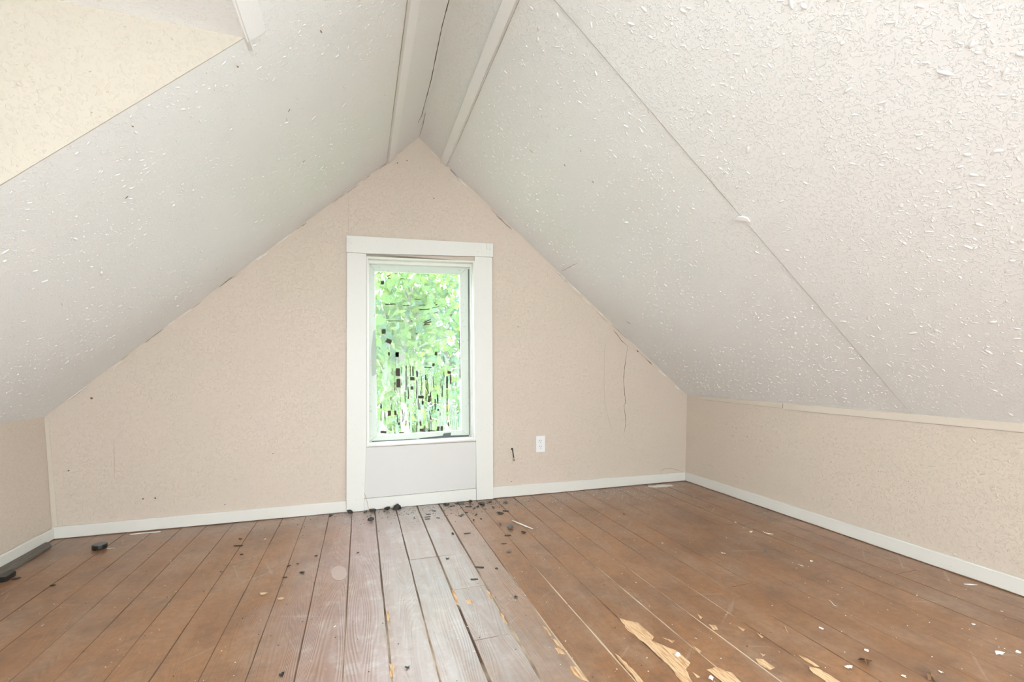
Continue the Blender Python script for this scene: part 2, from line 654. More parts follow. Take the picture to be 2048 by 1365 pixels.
simple_window('window_2', 'y', -0.8, 0.5, 0.78, 1.66, XLT - 0.06, 1)
simple_window('window_added_right', 'y', -1.5, 0.1, 0.78, 1.66, XRT + 0.06, 1)  # frame in the added right dormer
simple_window('window_added_rear', 'x', RX0, RX1, RZ0, RZ1, Y0 - 0.06, 1)  # frame in the added rear opening

# ------------------------------------------------------------------ structure: ceiling, sheets on both slopes
ceiling = struct(empty('ceiling', (AX, 0.4, AZ)))
ci = Matrix.Translation(-Vector(ceiling.location))


def cpart(o):
    o.matrix_parent_inverse = ci
    return o


TH = 0.03


def sheet_L(xa, xb, y0, y1, drop=0.0):
    p = [Vector((x, y0, slopeL(x))) + nL * drop for x in (xa, xb)]
    q = [v - nL * TH for v in p]
    return cpart(slab('ceiling_panel', [p[0], p[1], q[1], q[0]], (0, y1 - y0, 0), M_ceil, ceiling))


def sheet_R(xa, xb, y0, y1, drop=0.0):
    p = [Vector((x, y0, slopeR(x))) + nR * drop for x in (xa, xb)]
    q = [v - nR * TH for v in p]
    return cpart(slab('ceiling_panel', [p[0], p[1], q[1], q[0]], (0, y1 - y0, 0), M_ceil, ceiling))


sheet_L(XLT - 0.03, AX + 0.001, YC + 0.001, D + 0.12)
sheet_L(DX, AX + 0.001, Y0 - 0.12, YC + 0.001)
sheet_L(XLT - 0.03, DX, Y0 - 0.12, YN)
YS = 1.443
sheet_R(AX - 0.001, XRT + 0.03, YS + 0.0012, D + 0.12)
sheet_R(AX - 0.001, XRT + 0.03, RF, YS - 0.0012, 0.004)
sheet_R(AX - 0.001, RDX, Y0 - 0.12, RF, 0.004)
sheet_R(RDX, XRT + 0.03, Y0 - 0.12, RN, 0.004)
cpart(box('ceiling_panel', RDX - 0.012, XRT + 0.12, RN - 0.05, RF + 0.05, DZ, DZ + 0.03, M_ceil, ceiling))  # ceiling of the added right dormer
cpart(box('ceiling_panel', XLT - 0.12, DX + 0.012, YN - 0.05, YC + 0.05, DZ, DZ + 0.03, M_ceil, ceiling))


# battens either side of the ridge and the strip over the dormer edge
def batten(slope, n, xa, xb, y0, y1, t):
    p = [Vector((x, y0, slope(x))) for x in (xa, xb)]
    return cpart(slab('batten', [p[0] - n * 0.002, p[1] - n * 0.002, p[1] + n * t, p[0] + n * t], (0, y1 - y0, 0), M_ceil2, ceiling, 0.0015))


M_ceil2 = wall_paint('white_batten_paint', (0.88, 0.88, 0.865), 0.12)
batten(slopeR, nR, 0.508, 0.545, Y0, D - 0.001, 0.017)
batten(slopeL, nL, 0.160, 0.196, Y0, D - 0.001, 0.016)
batten(slopeL, nL, DX + 0.001, DX + 0.047, Y0, YC + 0.012, 0.006)

# ridge crack and the loose strip at its end
rid = []
for u, v in [(897.6, 0), (884, 52), (872, 110), (862, 160), (850, 205), (843, 232), (836, 245)]:
    q = on_plane(u, v, (AX, 0, AZ), nL)
    q.x = min(q.x, AX - 0.003)
    rid.append(Vector((q.x, q.y, slopeL(q.x))))
rid.insert(0, rid[0] + Vector((0, -2.0, 0)))
cpart(ribbon('ridge_crack', rid, 0.006, nL, M_crack, ceiling, 0.0012, 8))
cr = [Vector((q.x, q.y, slopeR(q.x))) for q in [on_plane(u, v, (AX, 0, AZ), nR) for u, v in [(845, 215), (847, 224), (851, 226), (846, 250), (838.5, 274)]]]
cpart(ribbon('tape_edge_crack', cr, 0.0035, nR, M_crack, ceiling, 0.001, 5))
# batten shadow-gap lines, sheet joint line
cpart(ribbon('sheet_joint', [Vector((x, YS + 0.004, slopeR(x))) for x in (AX + 0.19, 1.40, 1.447)], 0.0026, nR, M_seam, ceiling, 0.0006, 8))
cpart(ribbon('sheet_joint', [Vector((x, YS + 0.004, slopeR(x))) for x in (1.49, 1.9, XRT - 0.02)], 0.0028, nR, M_seam, ceiling, 0.0006, 8))
# torn tape blister on the joint
bl = on_plane(1487, 435, (AX, 0, AZ), nR)
bl.y = YS - 0.01
bl.z = slopeR(bl.x)
tb = [Vector((q.x, q.y, slopeR(q.x))) + nR * 0.0042 for q in [on_plane(u, v, (AX, 0, AZ), nR) for u, v in [(1470, 436), (1478, 431), (1487, 431), (1496, 433), (1502, 441), (1492, 439), (1482, 439)]]]
cpart(slab('tape_blister', tb, nR * 0.006, M_ceil2, ceiling))
# gaps along batten edges; right batten's outer line is its painted edge shadow
for slope, n_, xs in ((slopeR, nR, (0.5065, 0.5495)), (slopeL, nL, (0.1585, 0.1975))):
    for x_ in xs:
        cpart(ribbon('batten_gap_shade', [Vector((x_, y_, slope(x_))) for y_ in (0.2, 1.2, 2.1, D - 0.005)], 0.0030, n_, M_crack_soft, ceiling, 0.0008, 10))
# nicks and scuffs in the ceiling paint
for pl, n_, uvs in ((slopeL, nL, [[(473, 131), (477, 135)], [(605, 325), (611, 320)], [(576, 224), (580, 218)], [(262, 250), (267, 254)], [(250, 398), (256, 392)], [(640, 60), (644, 66)]]),
                    (slopeR, nR, [[(1443, 90), (1450, 86)], [(1128, 328), (1131, 333)], [(1122, 543), (1138, 535), (1155, 526)], [(1253, 643), (1262, 649)], [(1060, 300), (1066, 306)], [(1160, 300), (1162, 304)], [(1185, 362), (1187, 366)]])):
    for uv in uvs:
        P_ = [on_plane(u, v, (AX, 0, AZ), n_) for u, v in uv]
        cpart(ribbon('paint_nick', [Vector((q.x, q.y, pl(q.x))) for q in P_], 0.0045, n_, M_nick, ceiling, 0.0008, 3))

# splattered texture compound
eL = Vector((AX - XLT, 0, AZ - KL)).normalized()
eR = Vector((AX - XRT, 0, AZ - KR)).normalized()
lenL, lenR = math.hypot(AX - XLT, AZ - KL), math.hypot(AX - XRT, AZ - KR)
Ry = Vector((0, 1, 0))
tR = lenR - 0.28
cpart(splatter('plaster_splatter', Vector((XRT, RF + 0.02, KR)) + nR * 0.004, eR, Ry, nR, tR, YS - RF - 0.04, 4200, 0.011, 0.0046, 0.0013, M_splat_w, ceiling, seed=3))
cpart(splatter('plaster_splatter', Vector((XRT, YS + 0.01, KR)), eR, Ry, nR, tR, D - YS - 0.03, 6000, 0.0095, 0.0036, 0.0016, M_splat_w, ceiling, seed=5))
cpart(splatter('plaster_splatter', Vector((XLT, YC + 0.02, KL)), eL, Ry, nL, lenL - 0.3, D - YC - 0.04, 3000, 0.010, 0.0034, 0.0013, M_splat_w, ceiling, seed=7))
splatter('plaster_splatter', (XLT, YC - 0.002, KL), (1, 0, 0), (0, 0, 1), (0, -1, 0), DX - XLT, DZ - KL, 1100, 0.009, 0.0042, 0.0014, M_splat_c, wall_cheek,
         keep=lambda a, b: b > a * (AZ - KL) / (AX - XLT) + 0.012, seed=9)
eW = Vector((XRT - XRB, 0, KR)).normalized()
nW = Vector((-KR, 0, XRT - XRB)).normalized()
splatter('plaster_splatter', (XRB, 0.2, 0.0), eW, Ry, nW, KR - 0.05, D - 0.25, 2600, 0.009, 0.0036, 0.0013, M_splat_b, wall_right, seed=13, keep=lambda a, b: a > 0.075)
splatter('plaster_splatter', (XLB, D, 0.07), (1, 0, 0), (0, 0, 1), (0, -1, 0), XRB - XLB, 2.2, 3600, 0.009, 0.003, 0.0007, M_splat_b, wall_back,
         keep=lambda a, b: (b + 0.10 < KL + (a + 0.035) * 0.915) & (b + 0.10 < KR + (XRT - XLB - a) * 0.811) & ((a + XLB < -0.09) | (a + XLB > 0.865)), seed=15)

# ------------------------------------------------------------------ floor planks
floor = struct(box('floor', XLB - 0.12, XRB + 0.12, Y0 - 0.12, D + 0.12, -0.06, -0.0022, M_gap))
gaps = [-0.937, -0.82, -0.686, -0.565, -0.434, -0.308, -0.178, -0.048, 0.085, 0.213, 0.346, 0.486, 0.609, 0.736, 0.864, 0.998, 1.125, 1.262, 1.393, 1.526]
while gaps[0] > XLB:
    gaps.insert(0, gaps[0] - 0.1285)
while gaps[-1] < XRB:
    gaps.append(gaps[-1] + 0.131)
gaps[0], gaps[-1] = XLB + 0.002, XRB - 0.002
joints = {0.213: [2.146], 0.346: [2.144, 1.798, 1.442]}
wide = {0.085: 0.0022, 0.346: 0.0026, 0.486: 0.0028, 0.213: 0.0016}


def plank(x0, x1, y0, y1):
    w, ln = x1 - x0, y1 - y0
    c, t = (0.0016, 0.0014) if -0.2 < x0 < 1.0 else (0.0009, 0.0010)
    o = Vector(((x0 + x1) / 2, (y0 + y1) / 2, 0))
    n = max(2, int(ln / 0.12))
    vs_, fs, mi = [], [], []
    for i in range(n + 1):
        y = -ln / 2 + ln * i / n
        k = [random.uniform(0.5, 1.7) for _ in range(2)]
        j = [random.uniform(-0.0009, 0.0009) for _ in range(2)]
        for x, z in ((-w / 2 + j[0], -0.0021), (-w / 2 + j[0], -t), (-w / 2 + c * k[0] + j[0], 0), (w / 2 - c * k[1] + j[1], 0), (w / 2 + j[1], -t), (w / 2 + j[1], -0.0021)):
            vs_.append((x, y, z))
    for i in range(n):
        a, b = 6 * i, 6 * i + 6
        for q in range(5):
            fs.append((a + q, a + q + 1, b + q + 1, b + q))
            mi.append(0 if q == 2 else 1)
    fs.append((0, 1, 2, 3, 4, 5))
    fs.append(tuple(6 * n + q for q in (5, 4, 3, 2, 1, 0)))
    mi += [1, 1]
    me = bpy.data.meshes.new('plank')
    me.from_pydata(vs_, [], fs)
    me.polygons.foreach_set('material_index', mi)
    me.update()
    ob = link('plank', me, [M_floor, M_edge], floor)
    o.z = random.uniform(-0.0009, 0.0)
    ob.location = o
    ob.rotation_euler = (0, random.uniform(-0.006, 0.006), 0)
    return ob


for a, b in zip(gaps[:-1], gaps[1:]):
    ga, gb = wide.get(a, 0.0007), wide.get(b, 0.0007)
    ys = [Y0]
    js = joints.get(a)
    if js is None:
        js = [random.uniform(-1.6, 1.0)] if random.random() < 0.6 else []
        if a > 1.0 and random.random() < 0.5:
            js.append(random.uniform(1.2, 2.6))
    for j in sorted(js):
        ys.append(j)
    ys.append(D)
    for y0_, y1_ in zip(ys[:-1], ys[1:]):
        plank(a + ga, b - gb, y0_ + 0.0012, y1_ - 0.0012)


# bare wood where the paint has flaked off, outlines from the photograph laid on the floor
def bare(pts, sc, ox, oy, m=M_bare, z=0.0012):
    P = [on_floor(ox + x / sc, oy + y / sc) for x, y in pts]
    Q = []
    for i, p in enumerate(P):
        q = P[(i + 1) % len(P)]
        ln = (q - p).length
        k = max(1, int(ln / 0.014))
        for j in range(k):
            w = p.lerp(q, j / k)
            jj = 0.0028 if j else 0.0
            Q.append((w.x + random.uniform(-jj, jj), w.y + random.uniform(-jj, jj), 0.0002))
    return slab('bare_wood_patch', Q, (0, 0, 0.0007), m, floor)


Z6 = (2.415, 1200, 900)
for pts in ([(95, 815), (190, 840), (260, 905), (250, 925), (365, 970), (437, 1030), (415, 1060), (445, 1123), (480, 1165), (430, 1165), (330, 1040), (210, 930), (130, 870)],
            [(515, 1065), (560, 1050), (640, 1080), (680, 1123), (700, 1150), (620, 1150), (560, 1100)],
            [(750, 1010), (790, 1015), (845, 1055), (820, 1065), (770, 1040)],
            [(1010, 1050), (1060, 1060), (1160, 1123), (1190, 1150), (1130, 1150), (1030, 1080)],
            [(960, 995), (1000, 1010), (1060, 1050), (1035, 1048), (990, 1020)],
            [(525, 845), (560, 850), (570, 870), (545, 870)], [(665, 855), (700, 870), (690, 880)],
            [(300, 908), (360, 925), (350, 935)], [(70, 985), (95, 1000), (210, 1123), (235, 1150), (205, 1150)],
            [(445, 1075), (485, 1100), (470, 1105)], [(470, 795), (495, 812), (485, 822)], [(755, 880), (790, 905), (780, 912)],
            [(450, 950), (490, 975), (480, 985)], [(775, 985), (797, 995), (785, 1000)]):
    bare(pts, *Z6)
Z5 = (3.37, 600, 960)
for pts in ([(1820, 1260), (1860, 1265), (1950, 1365), (1900, 1350), (1830, 1300)], [(1110, 815), (1150, 808), (1172, 835), (1130, 840)],
            [(1715, 1135), (1750, 1140), (1790, 1180), (1740, 1175)], [(1340, 890), (1362, 905), (1400, 975), (1370, 960)],
            [(1255, 745), (1280, 760), (1300, 810), (1275, 800)], [(1630, 985), (1660, 1000), (1700, 1055), (1680, 1050)],
            [(1690, 1070), (1720, 1080), (1790, 1150), (1760, 1140)], [(585, 890), (602, 895), (604, 960), (588, 950)],
            [(600, 1240), (640, 1260), (635, 1340), (610, 1330)], [(1020, 745), (1045, 750), (1075, 850), (1050, 840)]):
    bare(pts, *Z5)

M_fill = NT('pale_floor_filler').set((0.50, 0.39, 0.35), 0.4).m
o = bare([(262 + 54 * math.cos(a_ * 0.4488), 632 + 50 * math.sin(a_ * 0.4488)) for a_ in range(14)], *Z5, m=M_fill)
o.name = 'filler_patch'

# ------------------------------------------------------------------ baseboards, knee wall strip
BT = 0.012


def basebd(name, p0, p1, nrm, h0, h1):
    p0, p1, nrm = Vector(p0), Vector(p1), Vector(nrm)
    n = max(2, int((p1 - p0).length / 0.09))
    vs_, fs = [], []
    for i in range(n + 1):
        f = i / n
        p = p0.lerp(p1, f)
        h = h0 + (h1 - h0) * f
        lo = random.uniform(0.002, 0.006)
        vs_ += [p + Vector((0, 0, lo)), p + nrm * BT + Vector((0, 0, lo)), p + nrm * BT + Vector((0, 0, h - 0.004)), p + nrm * (BT - 0.003) + Vector((0, 0, h)), p + Vector((0, 0, h + random.uniform(0, 0.001)))]
    for i in range(n):
        a, b = 5 * i, 5 * i + 5
        for q in range(5):
            r = (q + 1) % 5
            fs.append((a + q, a + r, b + r, b + q))
    fs.append((0, 1, 2, 3, 4))
    fs.append(tuple(5 * n + q for q in (4, 3, 2, 1, 0)))
    bm = bmesh.new()
    V = [bm.verts.new(v) for v in vs_]
    for f in fs:
        bm.faces.new([V[i] for i in f])
    return struct(frombm(name, bm, M_base))


CX0, CX1 = -0.081, 0.855
basebd('baseboard_back_left', (XLB, D - 0.0005, 0), (CX0 - 0.001, D - 0.0005, 0), (0, -1, 0), 0.062, 0.070)
basebd('baseboard_back_right', (CX1 + 0.001, D - 0.0005, 0), (XRB, D - 0.0005, 0), (0, -1, 0), 0.078, 0.068)
basebd('baseboard_left', (XLB - 0.001, Y0, 0), (XLB - 0.001, D - BT - 0.002, 0), (1, 0, 0), 0.063, 0.058)
basebd('baseboard_right', (XRB + 0.001, Y0, 0), (XRB + 0.001, D - BT - 0.002, 0), (-1, 0, 0), 0.064, 0.068)
# thin strip under the right slope, in two lengths
for nm, ya, yb, h0, h1, t in (('trim_1', 2.128, 2.86, 0.030, 0.020, 0.006), ('trim_2', Y0, 2.122, 0.044, 0.036, 0.008)):
    zt = KR - 0.002
    bm = bmesh.new()
    xw = lambda z: XRB + (XRT - XRB) * z / KR
    A = [Vector((xw(zt) + 0.001, ya, zt)), Vector((xw(zt) - t, ya, zt - 0.003)), Vector((xw(zt - h0) - t, ya, zt - h0)), Vector((xw(zt - h0) + 0.001, ya, zt - h0))]
    B = [Vector((xw(zt) + 0.001, yb, zt)), Vector((xw(zt) - t, yb, zt - 0.003)), Vector((xw(zt - h1) - t, yb, zt - h1)), Vector((xw(zt - h1) + 0.001, yb, zt - h1))]
    va, vb = [bm.verts.new(p) for p in A], [bm.verts.new(p) for p in B]
    bm.faces.new(va)
    bm.faces.new(vb[::-1])
    for i in range(4):
        bm.faces.new((va[i], vb[i], vb[(i + 1) % 4], va[(i + 1) % 4]))
    tr_ = struct(frombm(nm, bm, M_strip))
    ribbon('strip_gap', [Vector((xw(zt - h0) - 0.0002, ya + 0.003, zt - h0 - 0.0015)), Vector((xw(zt - h1) - 0.0002, yb - 0.003, zt - h1 - 0.0015))], 0.0028, (-1, 0, 0), M_crack_soft, tr_, 0.0008, 24)

# ------------------------------------------------------------------ cracks, torn tape and nail marks on the gable wall
WN = (0, -1, 0)


def wall_ribbon(name, pts, w, m, lift=0.0009, jit=0.0, sub=4):
    return ribbon(name, [on_wall(u, v) for u, v in pts], w, WN, m, wall_back, lift, sub, jit)


wall_ribbon('crack', [(1256, 692), (1252, 715), (1249, 738), (1247, 760), (1249, 785), (1251, 806), (1248, 812), (1251, 835), (1251, 850), (1249, 864)], 0.0042, M_crack, 0.0009, 0.001)
wall_ribbon('crack', [(1256, 693), (1243, 682), (1233, 668), (1226, 660)], 0.004, M_crack)
wall_ribbon('crack', [(1211, 678), (1209, 710), (1208, 760), (1209, 800), (1216, 835), (1226, 868)], 0.0014, M_crack_soft)
wall_ribbon('crack', [(1290, 716), (1304, 730)], 0.007, M_crack)
wall_ribbon('crack', [(1273, 701), (1278, 705)], 0.008, M_crack)
wall_ribbon('sheet_joint', [(697, 392), (697, 430), (696, 472)], 0.002, M_crack_soft)
wall_ribbon('sheet_joint', [(228, 880), (229, 960)], 0.0018, M_crack_soft)
wall_ribbon('stain', [(1318, 944), (1332, 937), (1345, 938), (1358, 942), (1366, 944)], 0.004, M_crack_soft)
# tape lines following the ceiling joint
for i in range(26):
    f = random.uniform(0.02, 0.97)
    x = AX + (XRT - AX) * f
    ln = random.uniform(0.03, 0.14)
    dz = random.uniform(0.006, 0.028)
    p = Vector((x, D, slopeR(x) - dz))
    q = Vector((x + ln * 0.77, D, slopeR(x + ln * 0.77) - dz * random.uniform(0.6, 1.3)))
    if q.x < XRT - 0.02:
        ribbon('torn_tape', [p, q], random.choice((0.003, 0.006, 0.010)), WN, random.choice((M_caulk, M_caulk, M_strip, M_crack_soft)), wall_back, 0.0016, 6, 0.0012)
for i in range(22):
    f = random.uniform(0.02, 0.97)
    x = XLT + (AX - XLT) * f
    ln = random.uniform(0.03, 0.12)
    dz = random.uniform(0.002, 0.012)
    p = Vector((x, D, slopeL(x) - dz))
    q = Vector((x + ln * 0.74, D, slopeL(x + ln * 0.74) - dz))
    if q.x < AX - 0.02:
        ribbon('torn_tape', [p, q], random.choice((0.0025, 0.004)), WN, random.choice((M_caulk, M_crack_soft, M_crack)), wall_back, 0.0014, 6, 0.001)
for u, v, r in [(183, 797, 0.006), (137, 942, 0.004), (286, 998.5, 0.0045), (310.5, 997, 0.0045), (868, 397, 0.0042), (1036, 654, 0.003), (1023, 964, 0.003), (814, 321, 0.004), (795, 326, 0.004), (792, 328, 0.002), (450, 1010, 0.003), (546, 908, 0.003)]:
    p = on_wall(u, v)
    lathe('nail_hole', [(r, 0.0), (r * 0.9, 0.0012), (r * 0.4, 0.0016)], (p.x, p.y, p.z), M_crack, wall_back, 8, '-Y')
# corner tape in the left corner
struct(slab('trim_3', [(XLT + 0.0005, D - 0.0005, KL - 0.01), (XLT + 0.016, D - 0.0005, KL - 0.012), (XLB + 0.02, D - 0.0005, 0.064), (XLB + 0.0005, D - 0.0005, 0.064)], (0, -0.0015, 0), M_strip))

# ------------------------------------------------------------------ the window
win = struct(empty('window_1', (0.387, D, 0)))
wi = Matrix.Translation(-Vector(win.location))


def wpart(o):
    o.matrix_parent_inverse = wi
    return o


YF = D - 0.022                       # casing face
yb = -(0.0215)


def board(name, pts, t=0.022, y=D - 0.0003, m=None, bev=0.0018):
    return wpart(slab(name, [(x, y, z) for x, z in pts], (0, -t, 0), m or M_trim, win, bev))


board('side_casing', [(-0.081, 0.002), (0.021, 0.002), (0.036, 0.393), (0.036, 1.597), (-0.078, 1.597)], 0.021)
board('side_casing', [(0.738, 0.002), (0.855, 0.002), (0.846, 1.638), (0.726, 1.634)], 0.021)
board('head_casing', [(-0.081, 1.5985), (0.036, 1.5985), (0.726, 1.6355), (0.853, 1.6395), (0.853, 1.731), (-0.081, 1.700)], 0.023)
board('apron_panel', [(0.0225, 0.076), (0.7365, 0.082), (0.7365, 0.393), (0.0365, 0.393), (0.0225, 0.385)], 0.012, D - 0.0003, M_apron, 0.0012)
board('apron_skirt', [(0.0225, 0.002), (0.7365, 0.002), (0.7365, 0.080), (0.0225, 0.074)], 0.015)
# jamb lining and stop moulding, stepping back to the sash
yj0, yj1 = D - 0.018, D + 0.115
J = [(0.037, 0.396), (0.737, 0.402), (0.7265, 1.605), (0.037, 1.582)]


def frame(names, outer, inner, y0, y1, m, bev=0.0012):
    """four mitred bars between two quads (bottom, right, top, left)"""
    for i, nm in enumerate(names):
        j = (i + 1) % 4
        poly = [outer[i], outer[j], inner[j], inner[i]]
        wpart(slab(nm, [(x, y0, z) for x, z in poly], (0, y1 - y0, 0), m, win, bev))


def inset(q, l, r, b, t):
    return [(q[0][0] + l, q[0][1] + b), (q[1][0] - r, q[1][1] + b), (q[2][0] - r, q[2][1] - t), (q[3][0] + l, q[3][1] - t)]


J2 = inset(J, 0.010, 0.010, 0.010, 0.012)
frame(('sill_lining', 'jamb_lining', 'head_lining', 'jamb_lining'), J, J2, yj0, yj1, M_trim)
J3 = inset(J2, 0.006, 0.010, 0.008, 0.020)
frame(('stop_bead', 'stop_bead', 'stop_bead', 'stop_bead'), J2, J3, D + 0.028, D + 0.062, M_trim)
S0 = [(0.046, 0.407), (0.724, 0.413), (0.714, 1.590), (0.046, 1.568)]
S1 = [(0.104, 0.452), (0.655, 0.463), (0.642, 1.526), (0.088, 1.512)]
frame(('bottom_rail', 'stile', 'top_rail', 'stile'), S0, S1, D + 0.062, D + 0.098, M_sash, 0.003)

# the pane: clear glass with a milky scraped residue
k = NT('smeared_glass')
pos = k.n('ShaderNodeNewGeometry').outputs['Position']
sep = k.n('ShaderNodeSeparateXYZ')
k.l(pos, sep.inputs[0])
mp = k.n('ShaderNodeMapping')
mp.inputs['Scale'].default_value = (46, 1, 2.2)
k.l(pos, mp.inputs[0])
st = k.ramp(k.noise(mp.outputs[0], 1.0, 3, 0.6, 0.6), [(0.46, 0.0), (0.62, 1.0)])
low = k.ramp(sep.outputs[2], [(0.80, 1.0), (1.10, 0.12)])
pat = k.ramp(k.noise(pos, 7, 3, 0.6), [(0.40, 0.15), (0.58, 1.0)])
haze = k.math('MULTIPLY', k.math('MULTIPLY', st, low), pat)
haze = k.math('ADD', k.math('MULTIPLY', haze, 0.80), 0.05)
tr = k.n('ShaderNodeBsdfTransparent')
gl = k.n('ShaderNodeBsdfGlossy')
gl.inputs['Roughness'].default_value = 0.35
tl = k.n('ShaderNodeBsdfTranslucent')
tl.inputs['Color'].default_value = (0.22, 0.26, 0.22, 1)
df = k.n('ShaderNodeBsdfDiffuse')
df.inputs['Color'].default_value = (0.70, 0.78, 0.72, 1)
m1 = k.n('ShaderNodeMixShader')
m1.inputs[0].default_value = 0.45
k.l(tl.outputs[0], m1.inputs[1])
k.l(df.outputs[0], m1.inputs[2])
m2 = k.n('ShaderNodeMixShader')
m2.inputs[0].default_value = 0.02
k.l(tr.outputs[0], m2.inputs[1])
k.l(gl.outputs[0], m2.inputs[2])
m3 = k.n('ShaderNodeMixShader')
k.l(haze, m3.inputs[0])
k.l(m2.outputs[0], m3.inputs[1])
k.l(m1.outputs[0], m3.inputs[2])
k.l(m3.outputs[0], k.out.inputs['Surface'])
M_glass = k.m
YG = D + 0.080
pane = wpart(slab('pane', [(x, YG, z) for x, z in inset(S1, -0.006, -0.006, -0.006, -0.006)], (0, 0.003, 0), M_glass, win))

# scraps of the black film left on the glass
ZA, ZB = (6.204, 720, 500), (6.204, 720, 700)


def remnant(r, z, tilt=0.0, m=M_filmb):
    x0, y0, x1, y1 = r
    cx, cyy = (x0 + x1) / 2, (y0 + y1) / 2
    pts = []
    for i, (a, b) in enumerate([(x0, y0), (x1, y0), (x1, y1), (x0, y1)]):
        a2, b2 = [(x0, y0), (x1, y0), (x1, y1), (x0, y1)][(i + 1) % 4]
        n = max(1, int(math.hypot(a2 - a, b2 - b) / 22))
        for j in range(n):
            q = (a + (a2 - a) * j / n + random.uniform(-3, 3), b + (b2 - b) * j / n + random.uniform(-2.5, 2.5))
            q = (q[0] - cx, q[1] - cyy)
            q = (cx + q[0] * math.cos(tilt) - q[1] * math.sin(tilt), cyy + q[0] * math.sin(tilt) + q[1] * math.cos(tilt))
            pts.append(on_wall(z[1] + q[0] / z[0], z[2] + q[1] / z[0], YG - 0.0006))
    o = slab('film_remnant', pts, (0, 0.0004, 0), m, pane)
    return o


for r in [(260, 390, 300, 430), (310, 669, 440, 681), (530, 688, 622, 697), (725, 682, 815, 691), (685, 611, 750, 621), (270, 985, 320, 1045), (440, 1270, 480, 1330), (635, 870, 650, 895), (690, 1030, 712, 1052), (928, 1265, 960, 1310), (565, 272, 650, 284), (1050, 288, 1130, 303), (1165, 295, 1210, 304), (1236, 900, 1247, 1365), (935, 676, 960, 690), (915, 655, 940, 668)]:
    remnant(r, ZA)
for r, t in [((735, 733, 860, 745), -0.08), ((785, 876, 885, 888), -0.4), ((798, 898, 885, 910), -0.25), ((790, 922, 866, 934), -0.12), ((320, 1110, 392, 1160), 0.4), ((905, 775, 980, 783), -0.3), ((890, 708, 985, 718), -0.22), ((350, 880, 540, 886), 0.0), ((330, 315, 382, 324), -0.35), ((340, 350, 384, 358), 0), ((500, 355, 540, 364), 0)]:
    remnant(r, ZA, t)
for r, t in [((440, 30, 480, 90), 0), ((445, 230, 495, 330), 0), ((450, 360, 500, 465), 0), ((620, 340, 675, 380), 0), ((628, 455, 660, 495), 0), ((567, 200, 579, 500), 0), ((698, 265, 716, 340), 0), ((805, 310, 825, 380), 0), ((832, 470, 846, 548), -0.35), ((845, 570, 870, 655), 0), ((720, 570, 792, 605), 0), ((765, 635, 790, 680), 0), ((925, 610, 940, 745), 0), ((955, 560, 970, 662), -0.08), ((1070, 330, 1090, 480), 0), ((1076, 490, 1086, 780), 0), ((893, 690, 901, 760), 0), ((960, 735, 980, 760), 0), ((345, 755, 385, 820), 0), ((425, 755, 450, 815), 0), ((470, 905, 495, 935), 0), ((563, 880, 575, 950), 0.1), ((740, 890, 760, 945), -0.1), ((740, 980, 792, 1018), 0), ((838, 1000, 932, 1014), 0), ((955, 955, 985, 1005), 0), ((1000, 950, 1030, 1005), 0), ((1090, 900, 1105, 950), -0.1), ((258, 1008, 325, 1036), 0.06), ((250, 670, 270, 730), 0), ((485, 1022, 545, 1034), 0), ((895, 170, 926, 206), 0.2), ((798, 214, 885, 225), 0), ((348, 30, 370, 70), 0), ((905, 330, 914, 470), -0.05), ((650, 205, 666, 330), 0), ((620, 205, 630, 330), 0), ((872, 800, 882, 880), -0.12), ((1078, 800, 1086, 880), 0), ((700, 900, 710, 1020), 0), ((815, 390, 822, 640), 0), ((1238, 20, 1248, 360), 0), ((1085, 265, 1130, 300), 0.3), ((1118, 300, 1132, 430), 0)]:
    remnant(r, ZB, t)
for i in range(46):
    x = random.choice((random.gauss(900, 110), random.gauss(640, 170), random.uniform(250, 1120)))
    y = random.uniform(200, 960)
    if 240 < x < 1140:
        remnant((x, y, x + random.uniform(6, 11), y + random.uniform(30, 130)), ZB, random.uniform(-0.08, 0.08))
# grey scrap curling off the bottom rail, dirty bedding line
o = wpart(slab('peeling_film', [on_wall(ZB[1] + x / 6.204, ZB[2] + y / 6.204, D + 0.0605) for x, y in [(1015, 1085), (1040, 1040), (1128, 1028), (1125, 1070), (1080, 1090)]], (0, -0.001, 0), M_filmg, win))
o = wpart(slab('grime_line', [on_wall(ZB[1] + x / 6.204, ZB[2] + y / 6.204, D + 0.0612) for x, y in [(735, 1098), (830, 1088), (1010, 1068), (1350, 1058), (1350, 1078), (1010, 1092), (840, 1108), (740, 1110)]], (0, -0.0008, 0), M_filmg, win))
o = wpart(slab('grime_line', [on_wall(ZB[1] + x / 6.204, ZB[2] + y / 6.204, D + 0.0612) for x, y in [(145, 1132), (300, 1126), (700, 1106), (700, 1112), (300, 1138), (148, 1148)]], (0, -0.0008, 0), M_filmg, win))
o = wpart(slab('grime_line', [on_wall(720 + x / 6.204, 500 + y / 6.204, D + 0.0612) for x, y in [(1341, 240), (1354, 242), (1356, 1365), (1360, 2300), (1352, 2300), (1347, 1365)]], (0, -0.0008, 0), M_filmg, win))
M_smear = NT('green_grey_smear').set((0.40, 0.47, 0.40), 0.6).m
o = wpart(slab('smear', [on_wall(720 + x / 6.204, 500 + y / 6.204, D + 0.0612) for x, y in [(165, 1010), (192, 990), (200, 1200), (205, 1540), (150, 1575), (143, 1480), (140, 1230)]], (0, -0.0006, 0), M_smear, win))
